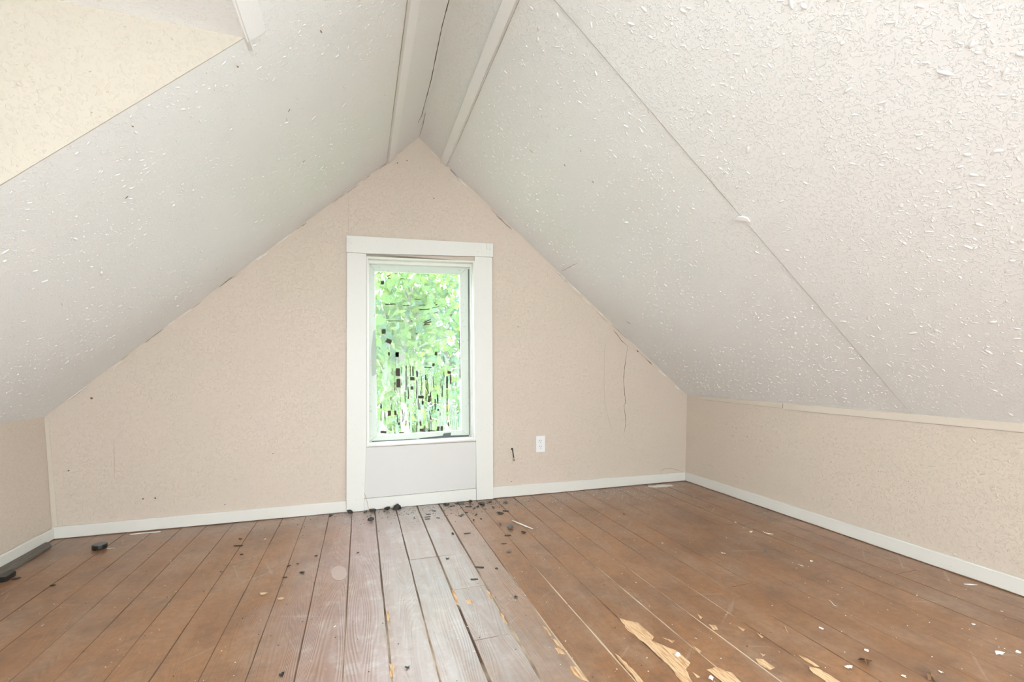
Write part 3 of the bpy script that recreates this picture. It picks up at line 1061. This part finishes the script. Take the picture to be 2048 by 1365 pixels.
# curtain bracket plates on the head casing
for u, v in ((698.5, 481), (976.5, 493.5)):
    p = on_wall(u, v, D - 0.023)
    bmx = bmesh.new()
    bm_box(bmx, p.x - 0.012, p.x - 0.008, p.y - 0.008, p.y + 0.0005, p.z - 0.020, p.z + 0.016)
    bm_box(bmx, p.x + 0.008, p.x + 0.012, p.y - 0.008, p.y + 0.0005, p.z - 0.020, p.z + 0.016)
    bm_box(bmx, p.x - 0.008, p.x + 0.008, p.y - 0.003, p.y + 0.0005, p.z - 0.012, p.z + 0.016)
    wpart(frombm('curtain_bracket', bmx, M_trim, win))

# ------------------------------------------------------------------ outlet, cable stub
oc = on_wall(1080.5, 888.5)
outlet = tag(empty('wall_outlet', (oc.x, D - 0.0005, oc.z)), 'white duplex wall outlet low on the beige gable wall', 'outlet')
oi_ = Matrix.Translation(-Vector(outlet.location))


def opart(o):
    if o.parent == outlet:
        o.matrix_parent_inverse = oi_
    return o


opart(box('cover_plate', oc.x - 0.0345, oc.x + 0.0345, D - 0.0065, D - 0.0005, oc.z - 0.058, oc.z + 0.058, M_plastic, outlet, 0.0025))
for s in (0.0195, -0.0195):
    bm = bmesh.new()
    pts = []
    for i in range(28):
        an = 2 * math.pi * i / 28
        x = max(-0.0172, min(0.0172, 0.0172 * 1.15 * math.cos(an)))
        z = max(-0.0137, min(0.0137, 0.0172 * math.sin(an)))
        pts.append((oc.x + x, D - 0.006, oc.z + s + z))
    bm_prism(bm, pts, (0, -0.0025, 0))
    bmesh.ops.remove_doubles(bm, verts=bm.verts[:], dist=0.0001)
    rc = opart(frombm('receptacle', bm, M_plastic, outlet))
    for dx, dz, w, h in ((-0.0062, 0.004, 0.0026, 0.0085), (0.0062, 0.004, 0.0026, 0.0068)):
        opart(box('slot', oc.x + dx - w / 2, oc.x + dx + w / 2, D - 0.0088, D - 0.008, oc.z + s + dz - h / 2, oc.z + s + dz + h / 2, M_dark, rc))
    opart(lathe('ground_hole', [(0.0026, 0), (0.0026, 0.0008)], (oc.x, D - 0.008, oc.z + s - 0.0078), M_dark, rc, 12, '-Y'))
opart(lathe('screw', [(0.0032, 0), (0.0030, 0.001), (0.001, 0.0014)], (oc.x, D - 0.0063, oc.z), M_plastic, outlet, 12, '-Y'))

hp = on_wall(1024, 898.5)
stub = tag(empty('cable_stub', (hp.x, D - 0.0005, hp.z)), 'short dark cable stub with metal connector hanging from a hole in the wall', 'cable')
si = Matrix.Translation(-Vector(stub.location))
for o in (lathe('hole_rim', [(0.0075, 0), (0.0065, 0.001), (0.0, 0.0011)], (hp.x, D - 0.0005, hp.z), M_dark, stub, 14, '-Y'),
          tube('cable', [(hp.x, D - 0.001, hp.z), (hp.x + 0.001, D - 0.012, hp.z - 0.008), (hp.x + 0.003, D - 0.016, hp.z - 0.03), (hp.x + 0.008, D - 0.017, hp.z - 0.058)], [0.0035] * 4, M_film, stub, 10),
          tube('connector', [(hp.x + 0.008, D - 0.017, hp.z - 0.056), (hp.x + 0.0095, D - 0.017, hp.z - 0.066), (hp.x + 0.0105, D - 0.017, hp.z - 0.080)], [0.0055, 0.006, 0.006], M_metal, stub, 12)):
    o.matrix_parent_inverse = si

# ------------------------------------------------------------------ things on the floor, left corner
# grey board lying along the left baseboard
g = [on_floor(u, v) for u, v in [(108, 1085), (101, 1094), (0, 1153)]]
xa = XLB + BT + 0.0015
ye = on_floor(104, 1089).y
gb = tag(empty('loose_grey_strip', (xa + 0.03, 2.6, 0)), 'grey weathered wooden strip lying along the left baseboard', 'wood strip')
o = slab('board', [(xa, ye, 0.0005), (xa + 0.010, ye, 0.0005), (xa + 0.050, ye - 0.05, 0.0005), (xa + 0.064, ye - 0.5, 0.0005), (xa + 0.064, ye - 1.0, 0.0005), (xa, ye - 1.0, 0.0005)], (0, 0, 0.011), M_grey, gb, 0.001)
o.matrix_parent_inverse = Matrix.Translation(-Vector(gb.location))
p = on_floor(2, 1158)
tag(slab('rubber_block', [(xa + 0.068, p.y - 0.05, 0.0006), (xa + 0.11, p.y - 0.05, 0.0006), (xa + 0.108, p.y + 0.012, 0.0006), (xa + 0.085, p.y + 0.03, 0.0006), (xa + 0.068, p.y + 0.02, 0.0006)], (0, 0, 0.022), M_rubber, None, 0.003),
    'small black rubber block on the floor beside the grey wooden strip', 'rubber block')
pc = on_floor(199.5, 1097.5)
pr = 12.2 * px(pc)
puck = tag(empty('round_cap', (pc.x, pc.y, 0.0008)), 'round black rubber cap with a scuffed grey top on the floorboards', 'cap')
pi_ = Matrix.Translation(-Vector(puck.location))
for o in (lathe('cap_body', [(pr * 0.93, 0), (pr, 0.003), (pr, 0.017), (pr * 0.95, 0.021)], (pc.x, pc.y, 0.0008), M_rubber, puck, 36),
          lathe('cap_top', [(pr * 0.94, 0.0205), (pr * 0.90, 0.0228), (pr * 0.5, 0.0235)], (pc.x, pc.y, 0.0008), M_rubtop, puck, 36)):
    o.matrix_parent_inverse = pi_


# ------------------------------------------------------------------ debris
def flake_mesh(name, w, d, t, curl, mat, n=11):
    pts = []
    for i in range(n):
        an = 2 * math.pi * i / n + random.uniform(-0.2, 0.2)
        k = random.uniform(0.35, 1.1)
        pts.append((w / 2 * k * math.cos(an), d / 2 * k * math.sin(an)))
    ph = random.uniform(0, 6)

    def z(x, y):
        return curl * (0.5 + 0.5 * math.sin(ph + 5 * x / w + 3 * y / d))
    vs_ = [(x, y, z(x, y)) for x, y in pts] + [(x, y, z(x, y) + t) for x, y in pts] + [(0, 0, z(0, 0)), (0, 0, z(0, 0) + t * 1.3)]
    fs = []
    for i in range(n):
        j = (i + 1) % n
        fs += [(i, j, n + j, n + i), (j, i, 2 * n), (n + i, n + j, 2 * n + 1)]
    me = bpy.data.meshes.new(name)
    zmin = min(v[2] for v in vs_)
    me.from_pydata([(a, b, c - zmin) for a, b, c in vs_], [], fs)
    me.materials.append(mat)
    return me


def crumple_mesh(name, w, d, h, mat, sub=1):
    bm = bmesh.new()
    bmesh.ops.create_icosphere(bm, subdivisions=sub, radius=0.5)
    for v in bm.verts:
        v.co *= random.uniform(0.45, 1.2)
        v.co.x *= w
        v.co.y *= d
        v.co.z *= h
    zmin = min(v.co.z for v in bm.verts)
    for v in bm.verts:
        v.co.z -= zmin
        if v.co.z < h * 0.15:
            v.co.z = 0
    me = bpy.data.meshes.new(name)
    bm.to_mesh(me)
    bm.free()
    me.materials.append(mat)
    return me


def sliver_mesh(name, ln, w, t, mat, bend=0.0):
    n = 6
    vs_, fs = [], []
    for i in range(n + 1):
        f = i / n
        k = 1.0 if 0 < i < n else random.uniform(0.3, 0.9)
        x = (f - 0.5) * ln
        y = bend * math.sin(f * math.pi)
        ww = w * 0.5 * k * random.uniform(0.75, 1.15)
        vs_ += [(x, y - ww, 0), (x, y + ww, 0), (x, y + ww * 0.8, t), (x, y - ww * 0.8, t)]
    for i in range(n):
        a, b = 4 * i, 4 * i + 4
        for q in range(4):
            r = (q + 1) % 4
            fs.append((a + q, a + r, b + r, b + q))
    fs += [(3, 2, 1, 0), (4 * n, 4 * n + 1, 4 * n + 2, 4 * n + 3)]
    me = bpy.data.meshes.new(name)
    me.from_pydata(vs_, [], fs)
    me.materials.append(mat)
    return me


def drop(name, me, u, v, rz, label, cat, group=None, maxy=None):
    p = on_floor(u, v)
    o = bpy.data.objects.new(name, me)
    col.objects.link(o)
    y = p.y
    if maxy is not None:
        y = min(y, maxy)
    o.location = (p.x, y, 0.0006)
    o.rotation_euler = (0, 0, rz)
    return tag(o, label, cat, group)


def unit(u, v):
    return px(on_floor(u, v))




def film_label(kd, m, w, u, v):
    """what it looks like, then what it lies beside"""
    p = on_floor(u, v)
    look = {'c': 'black lump', 'f': 'grey ragged flake' if m is M_filmg else 'black ragged flake', 's': 'straight black sliver'}[kd]
    size = 'larger' if w >= 15 else ('tiny' if w <= 7 else 'small')
    if p.y > 2.70:
        if p.x < 0.03:
            pl = 'by the left window casing'
        elif p.x < 0.42:
            pl = 'under the window panel, left half'
        elif p.x < 0.74:
            pl = 'under the window panel, right half'
        elif p.x < 0.87:
            pl = 'by the right window casing'
        else:
            pl = 'below the cable stub and outlet'
        pl += '' if p.y > 2.90 else ' further out'
    elif p.x < -0.5:
        pl = 'on the brown boards towards the left knee wall'
    elif p.x < -0.05:
        pl = 'on the boards left of the shiny worn path'
    elif p.x < 0.49:
        pl = 'on the shiny worn boards in front of the window'
    else:
        pl = 'on the boards right of the shiny worn path'
    return f'{size} {look} of film {pl}', f'{look}s of film {pl}'


MY = D - 0.055
# (u, v, width px, height px, kind)
near = [(663, 1030, 14, 5, 'f'), (774, 1017, 15, 9, 'c'), (745, 1021, 18, 9, 'c'), (731, 1022, 9, 6, 'f'), (961, 1009, 24, 11, 'f'), (980, 1004.5, 16, 5, 'f'),
        (922, 1006, 18, 7, 'f'), (936, 1001, 12, 7, 'c'), (886, 1005, 8, 7, 'c'), (893, 1007, 9, 4, 'f'), (922.7, 1032, 13, 5, 'f'), (1000, 1028, 18, 6, 'f'), (1011.6, 1023, 12, 4, 's'),
        (1011.6, 1006, 9, 6, 'f'), (855, 1035, 12, 2.4, 's'), (855, 1039, 11, 2.4, 's'), (857, 1030, 9, 2.4, 's'), (829, 1038, 5, 3, 'f'), (947, 1042, 5, 5, 'c'), (962.7, 1040, 6, 5, 'c'),
        (952, 1031.5, 7, 3, 'f'), (1000, 1049, 9, 4, 'f'), (937, 1014.5, 13, 2.4, 's'), (970.5, 1020, 6, 3, 'f'), (905, 1013, 10, 3, 's'), (868, 1023, 8, 3, 's'), (912, 1006, 10, 3, 'f'),
        (948, 1018, 7, 3, 'f'), (986, 1016, 7, 3, 'f'), (933, 1026, 6, 2.4, 's'), (876, 1037, 7, 2.2, 's'), (967, 1007, 10, 5, 'f'), (955, 1015, 8, 4, 'f')]
for u, v, w, h, kd in near:
    s = unit(u, v)
    fm = random.choice((M_film, M_film, M_filmg)) if kd == 'f' else M_film
    if kd == 'c':
        me = crumple_mesh('film_chunk', w * s, h * s * 1.6, h * s * 0.75, M_film)
    elif kd == 'f':
        me = flake_mesh('film_flake', w * s, h * s * 2.6, 0.0012, 0.006, fm)
    else:
        me = sliver_mesh('film_sliver', w * s, max(h, 2) * s * 1.5, 0.002, M_film)
    drop({'c': 'film_chunk', 'f': 'film_flake', 's': 'film_sliver'}[kd], me, u, v, -YAW + random.uniform(-0.4, 0.4), film_label(kd, fm, w, u, v)[0], 'debris', film_label(kd, fm, w, u, v)[1], MY)
s = unit(701, 1025)
drop('film_chunk', crumple_mesh('film_chunk', 15 * s, 13 * s, 10 * s, M_film), 701, 1027, 0.2, 'black lump of film against the bottom of the left window casing', 'debris', None, D - 0.05)
s = unit(796, 1014)
big = flake_mesh('folded_film', 22 * s, 14 * s, 0.003, 0.004, M_film)
o = drop('folded_film', crumple_mesh('folded_film', 24 * s, 12 * s, 14 * s, M_film), 795, 1017, 0.25, 'largest folded black film scrap leaning on the skirt below the window panel', 'debris', None, D - 0.045)
s = unit(742, 1042)
drop('film_tuft', crumple_mesh('film_tuft', 18 * s, 16 * s, 9 * s, M_film), 742, 1043, 0.3, 'crumpled black film tuft on the plank in front of the left casing', 'debris')
s = unit(1019, 1057)
drop('film_tuft', crumple_mesh('film_tuft', 20 * s, 18 * s, 8 * s, M_filmg), 1019, 1058, 0.1, 'crumpled grey-black film tuft beside a long white splinter', 'debris')

far = [(1015.4, 1072, 13, 4.5, 's'), (1008, 1088.5, 10, 3, 's'), (1048, 1066, 14, 6, 'f'), (959, 1135.7, 18, 4.5, 's'), (948.7, 1160, 15, 4.5, 's'), (935, 1067.7, 14, 2.4, 's'), (1031.8, 1196, 10, 7, 'f'),
       (993, 1139, 6, 4, 'f'), (815, 1337, 12, 6, 'f'), (604.5, 1147, 14, 5, 'f'), (895, 1119, 7, 6, 'f'), (905.6, 1069, 7, 7, 'c'), (715, 1107.5, 6, 3, 'f'), (1018, 1105, 14, 4, 'f'), (476.6, 1092.5, 17, 4, 's'),
       (443, 1145.7, 7, 4, 'f'), (569.7, 1156, 9, 4, 's'), (565, 1350, 13, 9, 'f'), (577.7, 1134, 7, 4, 'f'), (33, 1159, 15, 6, 'f'), (483, 1110, 6, 3, 's'), (1247.6, 1030, 5, 4, 'f'), (632, 1113, 6, 3, 's'), (105, 1172, 8, 5, 's'), (595, 1129, 6, 3, 'f'), (481, 1079, 6, 2.5, 's')]
for u, v, w, h, kd in far:
    s = unit(u, v)
    fm = random.choice((M_film, M_film, M_filmg)) if kd == 'f' else M_film
    if kd == 'c':
        me = crumple_mesh('film_chunk', w * s, h * s * 1.4, h * s * 0.7, M_film)
    elif kd == 'f':
        me = flake_mesh('film_flake', w * s, h * s * 2.0, 0.0012, 0.004, fm)
    else:
        me = sliver_mesh('film_sliver', w * s, max(h, 2.2) * s * 1.3, 0.002, M_film)
    drop({'c': 'film_chunk', 'f': 'film_flake', 's': 'film_sliver'}[kd], me, u, v, -YAW + random.uniform(-0.35, 0.35), film_label(kd, fm, w, u, v)[0], 'debris', film_label(kd, fm, w, u, v)[1])

# pale chips, splinters, threads
G3 = 'white paint chips on the floorboards'
for u, v, w, h in [(1502, 1065, 10, 4), (1446, 1108, 9, 4), (1601.6, 1132.7, 10, 4), (1643, 1259, 7, 6), (1732, 1302.5, 8, 5), (1699, 1337, 22, 7), (2036, 1306, 12, 5), (1808, 1355, 9, 5), (1882, 1346, 8, 4),
                   (1325, 1088, 6, 3), (1471, 1046, 4, 3), (1388, 995, 5, 3), (1623, 1124, 5, 3), (1948, 1251, 10, 3), (2004, 1225, 5, 3), (1391, 1279, 6, 3), (530, 1080, 4, 3), (670, 1255, 5, 3), (85, 1253, 4, 3)]:
    s = unit(u, v)
    drop('paint_chip', flake_mesh('paint_chip', w * s, h * s * 2.0, 0.0012, 0.003, M_white), u, v, -YAW + random.uniform(-0.3, 0.3), ('elongated ' if w > 2.2 * h else 'small ') + 'white paint chip ' + ('near the baseboard of the right knee wall' if on_floor(u, v).x > 2.0 else 'between the bare patches and the right knee wall' if on_floor(u, v).x > 1.25 else 'among the scraped patches in the middle of the floor' if on_floor(u, v).x > 0.6 else 'on the brown boards left of the shiny path'), 'debris', G3)
s = unit(2001, 1310)
drop('paint_chip', flake_mesh('paint_chip', 20 * s, 16 * s, 0.0015, 0.008, M_white), 2001, 1310, 0.0, 'large curled white paint chip near the right baseboard end of the floor', 'debris')
for u, v, lab in ((1355, 1310, 'crumpled white paper pellet lying on the largest bare wood patch'), (1421.5, 1357, 'crumpled white pellet beside a bare patch between two floorboards')):
    s = unit(u, v)
    drop('paper_pellet', crumple_mesh('paper_pellet', 13 * s, 12 * s, 11 * s, M_white), u, v + 3, 0.4, lab, 'debris')
s = unit(1732, 1328)
drop('dry_leaf', flake_mesh('dry_leaf', 26 * s, 26 * s, 0.001, 0.016, M_leafdry, 15), 1732, 1328, 0.3, 'curled dry brown leaf on the right-hand floorboards', 'leaf')
s = unit(1862, 1357)
drop('dry_leaf', flake_mesh('dry_leaf', 30 * s, 16 * s, 0.001, 0.010, M_leafdry, 13), 1862, 1357, 0.6, 'long thin dry brown leaf scrap in the open floor near the right wall', 'leaf')
s = unit(1531, 1104)
drop('pebble', crumple_mesh('pebble', 6 * s, 6 * s, 5 * s, M_filmg), 1531, 1104, 0.1, 'tiny grey pebble on the floorboards along the right wall', 'pebble')
# jagged white strips in the right corner
s = unit(1320, 973)
drop('torn_strip', sliver_mesh('torn_strip', 52 * s, 9 * s * 2.2, 0.002, M_white, 0.006), 1321, 973, -YAW + 0.18, 'long jagged white torn strip on the floor by the right corner', 'debris')
s = unit(1297, 967)
drop('torn_strip', sliver_mesh('torn_strip', 16 * s, 4 * s * 2.2, 0.002, M_white), 1297, 968.5, -YAW, 'short white torn strip against the baseboard by the right corner', 'debris', None, MY)
s = unit(290, 1064)
drop('torn_strip', sliver_mesh('torn_strip', 50 * s, 3.2 * s * 2, 0.002, M_white), 291, 1067, 0.0, 'thin pale torn strip along the baseboard left of the window', 'debris', None, D - 0.035)


def laid(name, uvs, r, m, label, cat):
    P = [on_floor(u, v) for u, v in uvs]
    for q in P:
        q.z = r + 0.0004
    return tag(tube(name, P, [r * 0.5] + [r] * (len(P) - 2) + [r * 0.4], m, None, 6), label, cat)


laid('splinter', [(1024, 1043), (1038, 1049), (1052, 1055), (1066, 1060)], 0.004, M_white, 'long white splinter on the floor right of the window', 'splinter')
laid('thread', [(213, 1098), (216, 1099), (222, 1098), (231, 1097.5)], 0.0014, M_white, 'short white thread beside the round black cap', 'thread')
laid('thread', [(1526, 1063), (1529, 1067), (1537, 1069), (1547, 1070)], 0.0022, M_white, 'curled white thread on the floor along the right wall', 'thread')
laid('stick', [(1928, 1170.5), (1941, 1171.5), (1955, 1172)], 0.0030, M_white, 'short pale stick lying near the right baseboard', 'stick')
laid('splinter', [(1569, 1254), (1572, 1260), (1576, 1268)], 0.0014, M_tan, 'curled tan splinter in the middle of the right floorboards', 'splinter')
laid('thread', [(1658, 1201), (1664, 1207), (1668, 1212), (1675, 1214)], 0.0012, M_white, 'thin looping white thread in the open right floor', 'thread')
laid('stick', [(691, 1032), (712, 1031), (722, 1027)], 0.0015, M_tan, 'thin dry stem on the floor in front of the left window casing', 'stick')
laid('stick', [(668, 1040), (673, 1036), (678, 1033)], 0.0014, M_tan, 'tiny tan twig by the baseboard left of the casing', 'stick')
for u, v, w, h, lab in [(527, 1189, 24, 5, 'longer'), (561, 1199, 16, 7, 'shorter')]:
    s = unit(u, v)
    drop('wood_chip', flake_mesh('wood_chip', w * s, h * s * 1.6, 0.0015, 0.003, M_tan), u, v, -0.3, lab + ' of two pale tan wood chips on the left-hand worn floorboards', 'debris', 'tan wood chips')
# stem leaning in the corner of the casing and the apron
pt = [on_wall(u, v, D - 0.03) for u, v in [(729, 988), (734, 1003), (738, 1016)]]
pt[-1].z = 0.002
tag(tube('dry_straw', [pt[0] + Vector((0, 0.012, 0)), pt[1], pt[2] + Vector((0.0, -0.02, 0))], [0.001, 0.0014, 0.0014], M_tan, None, 6), 'dry straw leaning against the skirt board below the window', 'straw')


# grit too small to count
sp = []
for i in range(420):
    sp.append((min(max(random.gauss(0.45, 0.38), -0.5), 1.5), D - 0.03 - abs(random.gauss(0, 0.14)), random.uniform(0.0012, 0.0042), 0))
for i in range(160):
    sp.append((random.uniform(-1.0, 1.4), random.uniform(1.1, 2.9), random.uniform(0.001, 0.003), 0))
for i in range(260):
    sp.append((min(max(random.gauss(0.6, 0.4), -0.4), 1.6), D - 0.03 - abs(random.gauss(0, 0.10)), random.uniform(0.001, 0.0032), 1))
for i in range(230):
    sp.append((random.gauss(1.75, 0.25), D - 0.04 - abs(random.gauss(0, 0.2)), random.uniform(0.001, 0.004), 1))
for i in range(620):
    sp.append((random.uniform(-1.4, XRB - 0.05), random.uniform(0.6, 2.9), random.uniform(0.0008, 0.0028), 1))
vs_, fs, ms = [], [], []
for x, y, r, mi_ in sp:
    if x > XRB - 0.03:
        continue
    b = len(vs_)
    a0 = random.uniform(0, 6)
    for i in range(5):
        an = a0 + i * 2 * math.pi / 5
        vs_.append((x + r * random.uniform(0.5, 1.2) * math.cos(an), y + r * random.uniform(0.5, 1.2) * math.sin(an), 0.0004))
    vs_.append((x, y, 0.0004 + r * 0.7))
    fs += [(b + i, b + (i + 1) % 5, b + 5) for i in range(5)]
    fs.append(tuple(b + i for i in (4, 3, 2, 1, 0)))
    ms += [mi_] * 6
o = pydata('floor_crumbs', vs_, fs, [M_film, M_white])
o.data.polygons.foreach_set('material_index', ms)
o['kind'] = 'stuff'
tag(o, 'tiny black and white crumbs strewn over the brown floorboards', 'crumbs')

# ------------------------------------------------------------------ outside: ground, saplings in leaf
GZ = -3.2
k = NT('lawn')
k.set(k.ramp(k.noise(k.coord(), 3, 5, 0.7), [(0.3, (0.05, 0.10, 0.025)), (0.7, (0.10, 0.17, 0.05))]), 0.9)
gr = struct(pydata('ground', [(-30, D + 0.5, GZ), (30, D + 0.5, GZ), (30, 45, GZ), (-30, 45, GZ)], [(0, 1, 2, 3)], k.m))


def leaf_mat(name, c, t):
    k = NT(name)
    oi = k.n('ShaderNodeObjectInfo')
    df = k.n('ShaderNodeBsdfDiffuse')
    tl = k.n('ShaderNodeBsdfTranslucent')
    pos = k.n('ShaderNodeNewGeometry').outputs['Position']
    va = k.ramp(k.noise(pos, 2.2, 2), [(0.3, 0.62), (0.7, 1.15)])
    k.l(k.mix(1.0, c, va, 'MULTIPLY'), df.inputs[0])
    k.l(k.mix(1.0, t, va, 'MULTIPLY'), tl.inputs[0])
    ms = k.n('ShaderNodeMixShader')
    ms.inputs[0].default_value = 0.5
    k.l(df.outputs[0], ms.inputs[1])
    k.l(tl.outputs[0], ms.inputs[2])
    k.l(ms.outputs[0], k.out.inputs['Surface'])
    return k.m


M_leaf = [leaf_mat('leaf_light', (0.10, 0.19, 0.06), (0.15, 0.26, 0.08)), leaf_mat('leaf_yellow', (0.145, 0.215, 0.052), (0.20, 0.285, 0.068)), leaf_mat('leaf_cool', (0.085, 0.165, 0.10), (0.12, 0.215, 0.125))]
k = NT('grey_bark')
k.set(k.ramp(k.noise(k.coord(scale=(1, 1, 0.3)), 30, 4), [(0.3, (0.14, 0.14, 0.11)), (0.7, (0.25, 0.25, 0.20))]), 0.85)
M_bark = k.m

LEAF = [(0, 0, 0), (0.20, 0.28, 0.05), (0.26, 0.52, 0.06), (0.14, 0.80, 0.03), (0, 1.0, -0.04), (-0.14, 0.80, 0.03), (-0.26, 0.52, 0.06), (-0.20, 0.28, 0.05), (0, 0.5, 0)]
LEAFF = [(0, 1, 8), (1, 2, 8), (2, 3, 8), (3, 4, 8), (4, 5, 8), (5, 6, 8), (6, 7, 8), (7, 0, 8)]
leaf_me = []
for m in M_leaf:
    me = bpy.data.meshes.new('leaf')
    me.from_pydata([(x, y, z) for x, y, z in LEAF], [], LEAFF)
    me.materials.append(m)
    leaf_me.append(me)


def leaf_xf(p, s):
    e = Quaternion((random.gauss(0, 1), random.gauss(0, 1), random.gauss(0, 1), random.gauss(0, 1)))
    e.normalize()
    return Matrix.LocRotScale(p, e, Vector((s, s, s)))


def sapling(label, stem, branches, nleaf, nobj, lsize, spread, mi, zone):
    """stem and branches are polylines of (x, y, z, r); leaves cluster around twig tips"""
    base = Vector(stem[0][:3])
    t = tag(empty('sapling', base), label, 'tree', 'saplings outside the window')
    inv = Matrix.Translation(-base)
    tube('trunk', [q[:3] for q in stem], [q[3] for q in stem], M_bark, t, 10).matrix_parent_inverse = inv
    for b in branches:
        tube('branch', [q[:3] for q in b], [q[3] for q in b], M_bark, t, 7).matrix_parent_inverse = inv
    cl = []
    for b in branches + [stem[len(stem) // 2:]]:
        for i in range(len(b) - 1):
            for f in (0.3, 0.65, 1.0):
                cl.append(Vector(b[i][:3]).lerp(Vector(b[i + 1][:3]), f))
    vs_, fs = [], []
    ms = []
    for i in range(nleaf):
        c = random.choice(cl)
        p = c + Vector((random.gauss(0, spread), random.gauss(0, spread * 0.8), random.gauss(0, spread)))
        s = lsize * random.uniform(0.6, 1.3)
        M = leaf_xf(p, s)
        mm = mi if random.random() < 0.65 else random.randrange(3)
        if i < nobj and zone(p):
            o = bpy.data.objects.new('leaf', leaf_me[mm])
            col.objects.link(o)
            o.parent = t
            o.matrix_parent_inverse = inv
            o.matrix_world = M
            o.matrix_basis = M
        else:
            b0 = len(vs_)
            vs_ += [M @ Vector(q) for q in LEAF]
            fs += [tuple(b0 + j for j in f) for f in LEAFF]
            ms += [mm] * len(LEAFF)
    me = bpy.data.meshes.new('foliage')
    me.from_pydata([tuple(v) for v in vs_], [], fs)
    for m in M_leaf:
        me.materials.append(m)
    me.polygons.foreach_set('material_index', ms)
    o = link('foliage', me, [], t)
    o.matrix_parent_inverse = inv
    o['kind'] = 'stuff'
    return t


def outp(u, v, y):                                 # a point seen through the pane at a chosen distance from the house
    return on_wall(u, v, y)


def stem_from(uvs, y, r0, r1, dy=0.0):
    P = [outp(u, v, y + dy * i) for i, (u, v) in enumerate(uvs)]
    n = len(P)
    return [(p.x, p.y, p.z, r0 + (r1 - r0) * i / (n - 1)) for i, p in enumerate(P)]


inview = lambda p: abs((p - CAM).dot(RV) / (p - CAM).dot(FV) * FPX + 1024 - 838) < 100 and abs(CY - (p.z - H) / (p - CAM).dot(FV) * FPX - 705) < 190


def grown(uvs, y, r0, r1, dy=0.0):
    st = stem_from(uvs, y, r0, r1, dy)
    x, yy, z, r = st[0]
    return [(x + 0.05, yy, GZ, r * 1.6), (x + 0.02, yy, (GZ + z) / 2, r * 1.3)] + st


s1 = grown([(812, 880), (806, 815), (798, 775), (803, 720), (812, 660), (818, 600), (830, 540), (836, 470)], 5.2, 0.045, 0.014)
b1 = [stem_from([(798, 778), (785, 730), (778, 690), (770, 640), (762, 590)], 5.2, 0.035, 0.010, 0.03),
      stem_from([(797, 785), (780, 770), (763, 735), (755, 720)], 5.2, 0.020, 0.008, -0.03),
      stem_from([(813, 655), (850, 620), (890, 600), (915, 560)], 5.2, 0.016, 0.005, 0.05),
      stem_from([(818, 600), (800, 560), (790, 520)], 5.2, 0.012, 0.004, -0.05),
      stem_from([(804, 715), (845, 690), (880, 680)], 5.2, 0.012, 0.004, -0.06)]
sapling('slender forked grey sapling with light green leaves close outside the window', s1, b1, 1200, 130, 0.125, 0.25, 0, inview)
s2 = grown([(765, 890), (766, 820), (772, 760), (778, 700), (782, 620), (790, 540), (800, 470)], 7.0, 0.06, 0.02)
b2 = [stem_from([(772, 760), (750, 700), (735, 650)], 7.0, 0.02, 0.006), stem_from([(780, 650), (815, 600), (850, 560), (870, 520)], 7.0, 0.02, 0.006), stem_from([(788, 560), (760, 520), (745, 480)], 7.0, 0.014, 0.005), stem_from([(767, 800), (800, 770), (840, 750)], 7.0, 0.014, 0.005)]
sapling('taller straight sapling behind the forked one with yellow-green leaves', s2, b2, 1500, 100, 0.16, 0.36, 1, inview)
s3 = grown([(900, 890), (893, 830), (897, 760), (890, 690), (900, 620), (905, 540), (900, 470)], 9.6, 0.06, 0.02)
b3 = [stem_from([(893, 830), (870, 780), (850, 750)], 9.6, 0.018, 0.005), stem_from([(896, 740), (915, 690), (935, 660)], 9.6, 0.018, 0.005), stem_from([(893, 690), (865, 640), (850, 600)], 9.6, 0.016, 0.005)]
sapling('bluish green leafy sapling at the right side of the window view', s3, b3, 1250, 70, 0.20, 0.45, 2, inview)
# low undergrowth tree further back fills the lower half of the view
s4 = grown([(850, 900), (848, 850), (845, 790), (850, 740)], 13.0, 0.09, 0.04)
b4 = [stem_from([(846, 830), (810, 790), (770, 760)], 13.0, 0.03, 0.008), stem_from([(846, 820), (885, 790), (925, 770)], 13.0, 0.03, 0.008), stem_from([(848, 860), (800, 850), (760, 840)], 13.0, 0.03, 0.008), stem_from([(848, 860), (890, 855), (930, 850)], 13.0, 0.03, 0.008)]
sapling('broad low tree furthest from the window with dense pale green leaves', s4, b4, 2000, 0, 0.24, 0.7, 0, inview)
